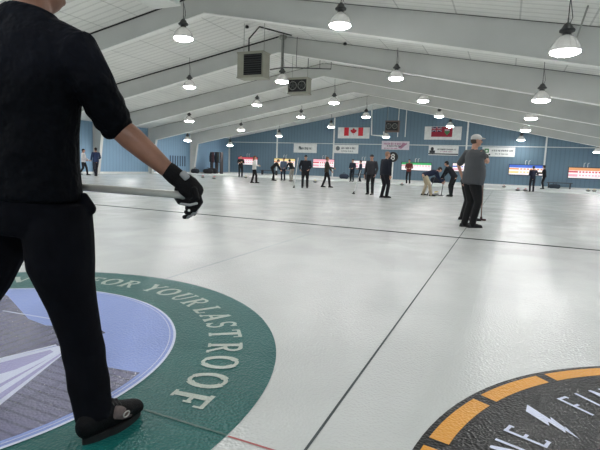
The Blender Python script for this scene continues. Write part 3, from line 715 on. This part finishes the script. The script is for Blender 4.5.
def figure(label, loc, face, H=1.7, lean=0, feet=((-.11, 0), (.11, .02)), hands=(None, None), turn=0, nod=0, top=(24, 28, 38), bottom=(18, 18, 22), shoe=(16, 16, 18),
           hair=(60, 44, 34), cap=None, long_hair=False, sleeve=1.0, glove=None, build=1.0, belly=0, vox=.014, skirted=0, group=None, skirt=.0, heel=(0, 0)):
    k = H/1.75
    root = thing('person', label, 'person', loc, math.radians(face), group)
    root.scale = (k, k, k)
    ft = [Vector((f[0], f[1], .085 + (heel[i] if heel else 0))) for i, f in enumerate(feet)]
    pz = .935
    cx = (ft[0].x+ft[1].x)/2; cy = (ft[0].y+ft[1].y)/2 - .16*math.sin(math.radians(lean))
    for i, s in enumerate((-1, 1)):
        d = math.hypot(ft[i].x-(cx+s*.09), ft[i].y-cy); pz = min(pz, ft[i].z+.03+math.sqrt(max(.2, .835**2-d*d)))
    P = Vector((cx, cy, pz)); Rl = Matrix.Rotation(-math.radians(lean), 3, 'X')
    U = lambda x, y, z: P+Rl@Vector((x, y, z))
    hips = [P+Vector((s*.09, 0, -.02)) for s in (-1, 1)]
    knees = [];
    for i in (0, 1):
        kn, an = ik(hips[i], ft[i], .43, .42, (0.15*(-1, 1)[i], 1, 0)); knees.append(kn); ft[i] = an
    sh = [U(s*.185*build, 0, .485) for s in (-1, 1)]
    dflt = [U(-.27, .06, -.02), U(.27, .06, -.02)]
    def local(v):
        a = -math.radians(face); v = (Vector(v)-Vector(loc))/k
        return Vector((v.x*math.cos(a)-v.y*math.sin(a), v.x*math.sin(a)+v.y*math.cos(a), v.z))
    hands = [local(h[1:]) if h is not None and h[0] == 'w' else h for h in hands]
    hd = [Vector(hands[i]) if hands[i] is not None else dflt[i] for i in (0, 1)]
    elb = []
    for i in (0, 1):
        e, w = ik(sh[i], hd[i], .29, .27, ((-1, 1)[i]*.5, -.8, -.35)); elb.append(e); hd[i] = w
    Rh = Matrix.Rotation(-math.radians(lean*.45), 3, 'X') @ Matrix.Rotation(math.radians(turn), 3, 'Z') @ Matrix.Rotation(-math.radians(nod), 3, 'X')
    NB = U(0, -.005, .53); HC = NB + Rl@Vector((0, .0, .06)) + Rh@Vector((0, .03, .115))
    # body: one continuous skin
    b = MB()
    head_geo(b, HC, Rh); b.tube([U(0, -.01, .46), NB, HC+Rh@Vector((0, -.015, -.05))], [.058, .055, .056], 12)
    b.tube([U(0, 0, -.04), U(0, 0, .15), U(0, 0, .4), U(0, 0, .5)], [(.13, .085), (.12, .08), (.14, .09), (.12, .07)], 14, side=(1, 0, 0))
    for i, s in enumerate((-1, 1)):
        b.tube([U(s*.10, 0, .46), sh[i], elb[i], hd[i]], [.045, .045, .037, .026], 10)
        dd = (hd[i]-elb[i]).normalized(); hand_geo(b, hd[i], dd, Vector((-s, .3, 0)), s, sc=1.0)
        b.tube([hips[i], knees[i], ft[i]], [.07, .05, .036], 10); b.tube([ft[i], ft[i]+Vector((0, .1, -.05))], [.036, .03], 8)
    b.fuse('body', SKIN, root, vox, 3)
    # trousers
    b = MB(); tm = cm(bottom, .9, bump=.25, bscale=14)
    b.tube([U(0, 0, .10), U(0, -.005, .02), P+Vector((0, -.01, -.06))], [(.155*build, .115+belly*.4), (.172*build, .125), (.165*build, .115)], 16, side=(1, 0, 0), dh=.03)
    for i in (0, 1):
        an = ft[i]+Vector((0, -.005, -.025))
        b.tube([hips[i]+Vector((0, 0, .02)), hips[i].lerp(knees[i], .35), knees[i], knees[i].lerp(an, .5), an], [.092*build, .092*build, .074, .068, .062], 12)
    b.fuse('trousers', tm, root, vox, 4)
    # top
    b = MB(); tp = cm(top, .9, bump=.25, bscale=14); by = belly
    b.tube([U(0, by*.3, -.05-skirt), U(0, by*.5, .06), U(0, by*.6, .17), U(0, by*.3, .30), U(0, 0, .42), U(0, -.005, .49), U(0, -.012, .535)],
           [(.190*build, .138+by*.7), (.186*build, .134+by), (.168*build, .125+by), (.180*build, .13+by*.4), (.192*build, .125), (.15*build, .098), (.075, .07)], 18, side=(1, 0, 0), dh=.03)
    for i, s in enumerate((-1, 1)):
        if sleeve >= 1: b.tube([U(s*.09, 0, .475), sh[i], sh[i].lerp(elb[i], .5), elb[i], hd[i].lerp(elb[i], .06)], [.07, .075, .064, .055, .044], 12)
        else: b.tube([U(s*.09, 0, .475), sh[i], sh[i].lerp(elb[i], sleeve)], [.075, .078, .068], 12)
    b.fuse('jacket' if sleeve >= 1 else 'shirt', tp, root, vox, 4)
    for i in (0, 1):
        b = MB(); f = ft[i]; z0 = f.z-.085
        b.tube([(f.x, f.y-.06, z0+.04), (f.x, f.y+.02, z0+.05), (f.x, f.y+.11, z0+.038), (f.x, f.y+.18, z0+.03)], [(.036, .04), (.042, .05), (.046, .036), (.038, .028)], 12, side=(1, 0, 0))
        b.tube([(f.x, f.y-.01, z0+.04), (f.x, f.y-.01, z0+.11)], .045, 10)
        b.box((f.x-.04, f.y-.09, z0), (f.x+.04, f.y+.2, z0+.02)); b.fuse('shoe', cm(shoe), root, .012, 2)
    if glove:
        for i, s in enumerate((-1, 1)):
            b = MB(); dd = (hd[i]-elb[i]).normalized(); b.tube([hd[i]-dd*.05, hd[i]], .034, 10); hand_geo(b, hd[i], dd, Vector((-s, .3, 0)), s, r=.0125, sc=1.06); b.fuse('glove', cm(glove), root, .01, 2)
    Mh = Rh.to_4x4()
    if cap:
        b = MB(); vs = []
        b.ell(HC+Rh@Vector((0, -.008, .052)), (.083, .104, .075), 18, M=Mh); b.tube([HC+Rh@Vector((0, .06, .055)), HC+Rh@Vector((0, .15, .045))], [(.07, .012), (.055, .008)], 12, side=Rh@Vector((1, 0, 0)))
        b.fuse('cap', cm(cap, .8), root, .01, 2)
        b = MB(); b.ell(HC+Rh@Vector((0, -.028, .0)), (.077, .082, .07), 16, M=Mh); b.fuse('hair', cm(hair, .8, bump=.4, bscale=90), root, .01, 2)
    else:
        b = MB(); b.ell(HC+Rh@Vector((0, -.016, .04)), (.082, .099, .084), 18, M=Mh); b.ell(HC+Rh@Vector((0, -.04, -.01)), (.078, .075, .075), 16, M=Mh)
        if long_hair: b.tube([HC+Rh@Vector((0, -.05, .04)), HC+Rh@Vector((0, -.085, -.06)), HC+Rh@Vector((0, -.10, -.2))], [(.075, .05), (.085, .045), (.07, .03)], 14, side=Rh@Vector((1, 0, 0)))
        b.fuse('hair', cm(hair, .8, bump=.4, bscale=90), root, .01, 2)
    for s in (-1, 1):
        b = MB(); b.ell(HC+Rh@Vector((s*.03, .083, .006)), (.011, .008, .008), 8, M=Mh); b.build('eye', BLACK, root, True)
    root['_k'] = k
    def world(v):
        a = math.radians(face); v = Vector(v)*k
        return Vector((loc[0]+v.x*math.cos(a)-v.y*math.sin(a), loc[1]+v.x*math.sin(a)+v.y*math.cos(a), loc[2]+v.z))
    del root['_k']
    return root, world

D = .953  # walkway height correction
NAVYC, BLK = (22, 27, 42), (15, 16, 20)
# pair by the left wall
figure('woman in white jacket and black trousers walking by the left wall', (-23.55, 20.78, 0), -60, 1.6, feet=((-.1, .24), (.1, -.22)), hands=((-.2, .3, 1.0), (.22, .25, 1.0)), top=(214, 212, 214), hair=(40, 34, 32), heel=(0, .04))
figure('person in navy jacket walking left past the light blue wall', (-22.1, 20.42, 0), 70, 1.68, feet=((-.1, -.2), (.1, .24)), hands=((-.22, .2, .98), (.2, .26, 1.02)), top=(34, 50, 84), bottom=(20, 22, 34), hair=(36, 34, 36), heel=(.04, 0))
# by the red screen
figure('man in black standing in front of the red and pink screen', (-18.6, 31.0, 0), -150, 1.66, hands=((-.12, .22, 1.2), (.14, .22, 1.15)), top=BLK, hair=(30, 26, 24))
r, w = figure('woman with long auburn hair, white top and black trousers', (-12.81, 22.82, 0), -50, 1.5, feet=((-.06, -.16), (.06, .14)), hands=((-.16, .26, 1.15), (.18, .26, 1.12)), top=(214, 212, 208), hair=(120, 72, 48), long_hair=True)
# huddle
figure('person in black bending forward at left of the huddle', (-14.12, 27.7, 0), -75, 1.56, lean=42, feet=((-.13, -.06), (.13, .1)), hands=((-.1, .62, .72), (.14, .6, .74)), top=BLK, hair=(24, 22, 22))
figure('person in grey blue top standing mid huddle before yellow screen', (-13.95, 28.9, 0), 190, 1.55, hands=((-.16, .22, 1.0), (.16, .22, 1.0)), top=(86, 100, 120), bottom=(28, 34, 52), hair=(60, 50, 44))
figure('person in black top and light trousers bending at right of huddle', (-12.95, 28.1, 0), 60, 1.56, lean=38, feet=((-.12, -.04), (.12, .1)), hands=((-.12, .6, .8), (.12, .6, .8)), top=BLK, bottom=(150, 146, 138), hair=(30, 26, 24))
# capped man in black with broom
r, w = figure('person in black jacket and dark cap carrying an upright broom', (-8.82, 20.7, 0), 200, 1.56, feet=((-.13, .0), (.13, .05)), hands=((-.2, .2, 1.0), (.27, .24, .98)), top=(18, 20, 30), bottom=(16, 17, 22), cap=(26, 28, 34), hair=(40, 34, 30), build=1.25)
p = w((.34, .30, 0)); broom('pale broom held upright by the capped person in black', (p.x-.05, p.y, 1.42), (p.x-.2, p.y-.05, 0.0))
r, w = figure('brown-haired person in olive brown top striding with feet wide', (-8.3, 22.5, 0), -62, 1.56, feet=((-.08, -.32), (.08, .1)), hands=((-.24, .2, .95), (.2, .26, 1.1)), top=(58, 52, 44), hair=(128, 88, 62), turn=10)
p = at_y(333, 187, 22.3)
# pair in navy
figure('left person of the navy pair before the pale pink screen', (-10.64*D, 34.07*D, .05), 170, 1.6, top=(24, 34, 50), bottom=(22, 28, 40), hair=(34, 28, 26), hands=((-.16, .24, 1.05), (.16, .24, 1.05)))
figure('right person of the navy pair, slightly shorter and turned left', (-10.2*D, 34.73*D, .05), 120, 1.54, top=(26, 40, 60), bottom=(20, 24, 36), hair=(26, 24, 24), hands=((-.16, .24, 1.05), (.16, .24, 1.05)))
# two men walking in the middle
r, w = figure('man in charcoal jacket and dark cap walking beside the larger man', (-4.97, 18.45, 0), 175, 1.6, feet=((-.14, .1), (.14, -.08)), hands=((-.24, .1, .9), (.26, .12, .86)), top=(50, 50, 56), bottom=(20, 20, 24), cap=(32, 32, 36), hair=(70, 60, 54), build=1.08)
p = w((.40, .22, 0)); broom('pale broom hanging from hand of the man in charcoal jacket', (p.x, p.y, .98), (p.x-.22, p.y-.15, 0), (200, 204, 206))
figure('large man in navy jacket with bald head walking away', (-4.05, 16.9, 0), -40, 1.68, feet=((-.07, -.03), (.07, .1)), hands=((-.3, .05, .86), (.3, .05, .86)), top=(18, 22, 36), bottom=(16, 18, 26), hair=(150, 118, 98), build=1.32, belly=.05, turn=-20, lean=4)
figure('person in dark red jacket before the green and white screen', (-6.76*D, 35.93*D, .05), 180, 1.74, top=(104, 42, 40), bottom=(26, 28, 34), hair=(50, 38, 32), hands=((-.14, .26, 1.1), (.14, .26, 1.1)))
# sweepers
r, w = figure('sweeper in navy top and beige trousers bent over the stone', (-2.93, 20.1, 0), -62, 1.68, lean=72, feet=((-.28, -.12), (.24, .06)), hands=((-.04, .72, .5), (.1, .62, .66)), top=(24, 34, 60), bottom=(176, 162, 138), hair=(52, 44, 40), nod=10)
a = w((.10, .62, .70)); broom('broom of the sweeper in beige trousers, head by the stone', a+Vector((-.25, .1, .42)), (-2.98, 20.28, 0), (60, 60, 62))
r, w = figure('sweeper all in black bent toward the stone from the right', (-2.05, 20.6, 0), 72, 1.62, lean=38, feet=((-.24, -.1), (.26, .1)), hands=((-.08, .6, .62), (.1, .56, .76)), top=(18, 22, 30), bottom=(16, 18, 22), hair=(24, 22, 22))
a = w((.0, .6, .7)); broom('broom of the sweeper in black, head right of the stone', a+Vector((.2, .05, .35)), (-2.42, 20.4, 0), (40, 40, 44))
# man in grey and the one behind him
hw = at_y(489, 163, 9.98); HANDW = ('w', hw.x, hw.y, hw.z)
r, wg = figure('heavy man in grey T-shirt and white cap standing on the ice', (-.58, 9.5, 0), -55, 1.76, feet=((-.075, -.04), (.075, .04)), hands=((-.34, .0, .93), HANDW), top=(74, 76, 79), bottom=(9, 9, 12), cap=(196, 194, 190), hair=(70, 58, 50), sleeve=.8, skirt=.05, build=1.22, belly=.07, turn=-15, vox=.012)
hnd = wg((.12, .42, 1.30))
broom('brown-handled broom gripped by the man in grey', at_y(484.5, 160, 10.06), at_z(481, 220.3), (112, 74, 60), (60, 34, 34), .013)
figure('person in dark olive mostly hidden behind the man in grey', (-.70, 10.85, 0), -62, 1.58, lean=36, feet=((-.1, -.08), (.1, .1)), hands=((-.14, .2, .9), (.04, .2, .92)), top=(54, 58, 52), bottom=(18, 19, 22), hair=(40, 34, 30))
# right-hand pair
figure('player in navy with hands together below the blue screen', (1.54, 31.9, 0), 10, 1.56, top=(22, 24, 44), bottom=(26, 30, 40), hair=(26, 24, 26), hands=((-.1, .25, 1.1), (.2, .22, 1.2)))
figure('player in black reaching left at right end of blue screen', (2.61*D, 38.61*D, .05), 80, 1.64, top=BLK, bottom=(17, 18, 22), hair=(24, 22, 22), hands=((-.15, .4, 1.15), (.12, .42, 1.2)), lean=6)

# ------------------------------------------------------------------ the big figure in the foreground
D0 = 1.73
def fp(px, py, dd=0): return at_d(px, py, D0+dd)
S_ = 464.67/D0          # pixels per metre at his depth
root = thing('person', 'man in black clothes seen from behind, close on the left', 'person', (-1.55, 1.25, 0))
inv = Matrix.Translation((1.55, -1.25, 0))
def L(v): return inv @ Vector(v)
def FP(px, py, dd=0): return L(fp(px, py, dd))
RIGHT = Vector((1, 0, 0)); FWD = Vector((0, 1, 0))
NAVYM, nt, bs = newmat('navy_fleece'); bs.inputs['Roughness'].default_value = .85; bs.inputs['Specular IOR Level'].default_value = .1
tc = N(nt, 'ShaderNodeTexCoord'); sx = N(nt, 'ShaderNodeSeparateXYZ'); nt.links.new(tc.outputs['Object'], sx.inputs[0])
n1 = N(nt, 'ShaderNodeTexNoise'); n1.inputs['Scale'].default_value = 5; nt.links.new(tc.outputs['Object'], n1.inputs['Vector'])
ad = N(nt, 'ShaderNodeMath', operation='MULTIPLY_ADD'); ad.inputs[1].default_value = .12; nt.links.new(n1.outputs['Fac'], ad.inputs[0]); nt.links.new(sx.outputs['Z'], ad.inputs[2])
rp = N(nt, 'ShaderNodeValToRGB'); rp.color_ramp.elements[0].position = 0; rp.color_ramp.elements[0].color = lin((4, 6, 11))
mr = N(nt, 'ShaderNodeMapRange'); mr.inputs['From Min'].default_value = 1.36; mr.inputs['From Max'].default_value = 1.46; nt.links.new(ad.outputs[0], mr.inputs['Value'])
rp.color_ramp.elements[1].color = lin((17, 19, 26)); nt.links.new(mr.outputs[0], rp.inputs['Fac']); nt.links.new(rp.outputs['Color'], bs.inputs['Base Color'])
n2 = N(nt, 'ShaderNodeTexNoise'); n2.inputs['Scale'].default_value = 9; n2.inputs['Detail'].default_value = 3; nt.links.new(tc.outputs['Object'], n2.inputs['Vector'])
bp = N(nt, 'ShaderNodeBump'); bp.inputs['Strength'].default_value = 1; bp.inputs['Distance'].default_value = .06; nt.links.new(n2.outputs['Fac'], bp.inputs['Height']); nt.links.new(bp.outputs['Normal'], bs.inputs['Normal'])
PANTS = mat('black_trouser_cloth', (7, 8, 14), .95, var=.2, vscale=8, bump=.6, bscale=9, spec=.12)
SKIN2 = mat('forearm_skin', (132, 92, 73), .5, var=.16, vscale=14, bump=.08, bscale=140)
# joints
sp = lambda py, dd=0, px=28: FP(px, py, dd)
hipR, hipL = FP(62, 215, -.03), FP(-6, 212, .05)
ankR = FP(94, 424, 0); ankL = FP(-92, 420, .02)
shR, shL = FP(80, 55, -.07), FP(-28, 52, .09)
elR, wrR = FP(115, 124, .04), FP(170, 172, .07)
elL, wrL = FP(-62, 130, .2), FP(-50, 176, .36)
HC = FP(37, -24, .03); Rh = Matrix.Rotation(math.radians(-28), 3, 'Z') @ Matrix.Rotation(-.12, 3, 'X')
Hs = 1.06
b = MB(); M4 = (Rh*Hs).to_4x4()
b.ell(HC+Rh@Vector((0, -.008, .02)), (.078, .1, .098), 22, M=Rh.to_4x4()); b.ell(HC+Rh@Vector((0, .026, -.05)), (.062, .07, .074), 20, M=Rh.to_4x4())
b.tube([HC+Rh@Vector((0, .093, .012)), HC+Rh@Vector((0, .113, -.024))], [.01, .015], 10); b.ell(HC+Rh@Vector((0, .09, -.062)), (.026, .012, .012), 10, M=Rh.to_4x4()); b.ell(HC+Rh@Vector((0, .08, .032)), (.052, .018, .012), 10, M=Rh.to_4x4())
for s in (-1, 1): b.ell(HC+Rh@Vector((s*.081, -.004, -.008)), (.012, .024, .036), 12, M=Rh.to_4x4())
b.tube([sp(48, -.02), sp(12, -.01, 32), HC+Rh@Vector((0, -.01, -.05))], [.07, .062, .06], 14)
b.tube([sp(190), sp(150), sp(90), sp(50)], [(.10, .07), (.12, .08), (.16, .1), (.13, .08)], 16, side=RIGHT)
b.tube([sp(60), shR, elR, elR.lerp(wrR, .3), elR.lerp(wrR, .65), wrR], [.05, .05, .046, .047, .040, .030], 16)
b.tube([sp(60), shL, elL, elL.lerp(wrL, .3), wrL], [.05, .05, .046, .047, .030], 14)
b.tube([FP(54, 226, .01), FP(76, 320), FP(92, 404, -.02)], [.06, .05, .034], 12, dh=.03); b.tube([hipL, FP(-45, 318), ankL], [.08, .055, .04], 12)
hand_geo(b, wrL, (wrL-elL), Vector((1, 0, 0)), -1, r=.010)
b.tube([wrR, FP(178, 178, .07)], [.027, .024], 10)
b.fuse('body', SKIN2, root, .006, 4)
# hair
b = MB(); b.ell(HC+Rh@Vector((0, -.018, .04)), (.088, .106, .092), 20, M=Rh.to_4x4()); b.ell(HC+Rh@Vector((0, -.045, -.02)), (.08, .078, .085), 18, M=Rh.to_4x4()); b.fuse('hair', mat('dark_hair', (44, 34, 30), .7, bump=.6, bscale=120), root, .007, 3)
for s in (-1, 1):
    b = MB(); b.ell(HC+Rh@Vector((s*.031, .09, .006)), (.012, .008, .008), 10, M=Rh.to_4x4()); b.build('eye', BLACK, root, True)
# jacket
b = MB()
def half(px): return px/S_
b.tube([sp(196, .0), sp(180), sp(160), sp(130), sp(100, 0), sp(75, -.005), sp(55, -.01), sp(40, -.012), sp(27, -.012), sp(14, -.01, 31)],
       [(half(58), .165), (half(56), .16), (half(53), .155), (half(53), .15), (half(57), .15), (half(60), .145), (half(60), .14), (half(55), .125), (half(45), .10), (half(32), .08)], 24, side=RIGHT, dh=.03)
b.tube([sp(60, -.02, 50), shR, FP(92, 82, -.05), FP(101, 98, -.02), FP(105, 106, -.005), FP(109, 113, .01), FP(112, 119, .025), elR, FP(117.5, 129, .05), FP(119.5, 132, .055)], [.082, .084, .076, .069, .074, .066, .070, .060, .062, .055], 18, dh=.012)
b.tube([sp(60, .03, 6), shL, shL.lerp(elL, .5), elL, elL.lerp(wrL, .2)], [.085, .085, .078, .066, .055], 16)
b.tube([sp(26, -.01, 33), sp(13, -.004, 36)], [.074, .070], 16, dh=.01)
b.tube([FP(34, 36, -.02), FP(56, 43, -.035), FP(74, 52, -.06)], [.082, .080, .078], 16)
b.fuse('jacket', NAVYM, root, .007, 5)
# light mark between the shoulder blades
pm = FP(1, 5, -.17)
# trousers
b = MB()
b.tube([sp(172, 0), sp(192, 0), sp(212, 0), sp(228, .0)], [(half(50), .15), (half(52), .155), (half(51), .15), (half(44), .13)], 22, side=RIGHT, dh=.03)
b.tube([FP(58, 205, -.03), FP(59, 235, -.03), FP(61.5, 264, -.025), FP(67, 285, -.02), FP(72.5, 304, -.015), FP(81, 337, -.005), FP(84, 352, 0), FP(86, 365, -.01), FP(89, 384, -.02), FP(91, 396, -.03), FP(93.5, 410, -.04), FP(94.5, 418, -.045)],
       [.115, .122, .119, .101, .089, .077, .080, .075, .078, .073, .071, .069], 18, dh=.01)
b.tube([FP(-4, 205, .04), FP(-8, 240, .04), FP(-22, 275, .04), FP(-45, 318, .03), FP(-70, 370, .02), FP(-92, 416, .02)], [.135, .135, .122, .10, .088, .074], 18)
b.tube([FP(84, 196, -.02), FP(90, 209, -.02)], [.016, .024], 10)      # pocket bulging at the hip
b.tube([FP(80, 404, -.02), FP(81, 411, -.02)], [.03, .028], 8)
b.fuse('trousers', PANTS, root, .008, 4)
# shoes
SHOE = mat('black_shoe', (10, 10, 12), .7, var=.2, vscale=20, bump=.3, bscale=160, spec=.15); SOLE = mat('black_rubber', (10, 10, 11), .7, var=0)
SHP = mat('grey_brown_mesh', (92, 80, 78), .7, var=.2, vscale=60)
def shoe(ank, ang):
    Mz = Matrix.Translation((ank.x, ank.y, .010)) @ Matrix.Rotation(ang, 4, 'Z') @ Matrix.Diagonal((1, .86, 1, 1)); q = lambda *v: Mz @ Vector(v)
    sd = (Mz.to_3x3() @ Vector((1, 0, 0)))
    b = MB(); b.tube([q(0, -.075, .055), q(0, -.02, .065), q(.003, .05, .06), (q(.006, .12, .048)), q(.006, .19, .038)], [(.036, .048), (.041, .062), (.046, .055), (.050, .040), (.042, .03)], 18, side=sd)
    b.tube([q(0, -.015, .06), q(0, -.01, .10)], [.046, .042], 14, dh=.01); so = b.fuse('shoe', SHOE, root, .006, 3)
    b = MB(); out = []
    for k in range(36):
        a = 2*PI*k/36; y = .065+.158*math.sin(a); wd = .047 if y > .03 else .041; out.append(q(wd*math.cos(a)*(1-.25*abs(math.sin(a))**3)+.003, y, 0))
    n = 36; vs = [(v.x, v.y, .001) for v in out]+[(v.x, v.y, .03) for v in out]
    b.add(vs, [tuple(range(n))[::-1], tuple(range(n, 2*n))]+[(i, (i+1) % n, n+(i+1) % n, n+i) for i in range(n)]); b.build('sole', SOLE, so)
    b = MB(); b.tube([q(.040, .045, .078), q(.044, .085, .062), q(.047, .125, .048)], [(.012, .026), (.010, .026), (.006, .016)], 10, side=Mz.to_3x3() @ Vector((1, 0, .4))); b.build('side_panel', SHP, so, True)
    b = MB(); cx = q(.056, .085, .062); n = 16
    b.tube([cx+(Mz.to_3x3() @ Vector((.006+.002*math.sin(2*PI*k/n), .016*math.cos(2*PI*k/n), .012*math.sin(2*PI*k/n)))) for k in range(n+1)], .0028, 6, dome=False); b.build('emblem', cm((170, 166, 160)), so)
    b = MB()
    for y in (.045, .065, .085): b.tube([q(-.03, y, .105-.3*(y-.045)), q(0, y+.004, .122-.4*(y-.045)), q(.03, y, .105-.3*(y-.045))], .004, 6)
    b.build('lace', BLACK, so)
    return so
g0 = L(at_z(79, 447)); g1 = L(at_z(131, 418)); ang = math.atan2(-(g1.x-g0.x), g1.y-g0.y)
ar = g0 + (g1-g0).normalized()*.092
shoe(ar, ang)
al = L(at_z(-96, 430)); shoe(al, .25)
# gloved right hand closed round the handle
GLV = mat('black_glove', (11, 11, 13), .8, var=.2, vscale=30, bump=.3, bscale=120, spec=.2); GPAN = mat('grey_glove_panel', (150, 152, 152), .6, var=.1)
b = MB(); HD = .075
b.tube([FP(169, 170.5, .07), FP(175, 176, .072), FP(180, 180, HD)], [.034, .036, .034], 16)                       # cuff
b.tube([FP(180, 179, HD), FP(188, 186, HD), FP(195, 193, HD)], [(.036, .034), (.045, .033), (.042, .026)], 16, side=(FP(0, 0, .4)-FP(0, 0, 0))*.6+Vector((0, 0, .5)))   # back of hand
b.tube([FP(194, 190, HD-.025), FP(196.5, 198, HD-.03), FP(190, 202.5, HD-.032), FP(179.5, 202, HD-.024)], [.0135, .0135, .0125, .011], 12)  # index
b.tube([FP(197, 193, HD), FP(200, 202, HD-.012), FP(195, 210, HD-.02), FP(187.5, 208, HD-.03)], [.0135, .0135, .0125, .011], 12)
b.tube([FP(196, 194, HD+.022), FP(198.5, 204, HD+.016), FP(193.5, 213.5, HD+.004), FP(186.5, 212, HD-.012)], [.013, .013, .012, .0105], 12)
b.tube([FP(193, 195, HD+.042), FP(195, 205, HD+.04), FP(190, 215.5, HD+.03), FP(184.5, 217, HD+.015)], [.012, .012, .011, .0095], 12)
b.tube([FP(180, 183, HD+.03), FP(178, 190, HD+.05), FP(177, 197, HD+.045), FP(180, 202, HD+.02)], [.016, .015, .014, .012], 12)            # thumb round the far side
gl = b.fuse('glove', GLV, root, .0035, 3)
b = MB()
b.tube([FP(182.5, 173, .036), FP(187, 178, .04)], [(.014, .006), (.014, .006)], 10, side=(FP(10, -10, 0)-FP(0, 0, 0)))
b.build('glove_panel', GPAN, gl, True)
b = MB(); b.tube([FP(196.5, 203.5, HD-.043), FP(190, 205, HD-.046), FP(181, 204, HD-.037)], .005, 8); b.build('glove_panel', GPAN, gl, True)
b = MB(); b.tube([FP(200, 203, HD-.014), FP(196.5, 211.5, HD-.022), FP(188, 217.5, HD+.008)], .006, 8); b.build('glove_panel', GPAN, gl, True)
b = MB(); b.ell(FP(189, 210.5, HD-.045), (.005, .005, .005), 10); b.build('glove_logo', WHITE, gl, True)
# broom held level across his front
h0 = fp(186, 195.4, HD+.004); h1_ = fp(85, 187.4, .21); dirb = (h1_-h0).normalized()
t = thing('curling_broom', 'pale level broom handle held in the gloved hand', 'broom', h0)
HND = mat('pale_broom_handle', (176, 176, 168), .35, var=.05, vscale=6)
b = MB(); b.tube([-dirb*.02, dirb*1.16], .0152, 16); b.build('handle', HND, t, True)
b = MB(); e = dirb*1.16; b.tube([e-dirb*.06, e+dirb*.05], [.016, .026], 12); b.tube([e+dirb*.07+Vector((0, 0, -.1)), e+dirb*.07+Vector((0, 0, .1))], [(.03, .025)]*2, 12); b.build('broom_head', BLACK, t, True)

# ------------------------------------------------------------------ world
W = bpy.data.worlds.new('world'); S.world = W; W.use_nodes = True
W.node_tree.nodes['Background'].inputs[0].default_value = (.8, .85, .9, 1); W.node_tree.nodes['Background'].inputs[1].default_value = .3
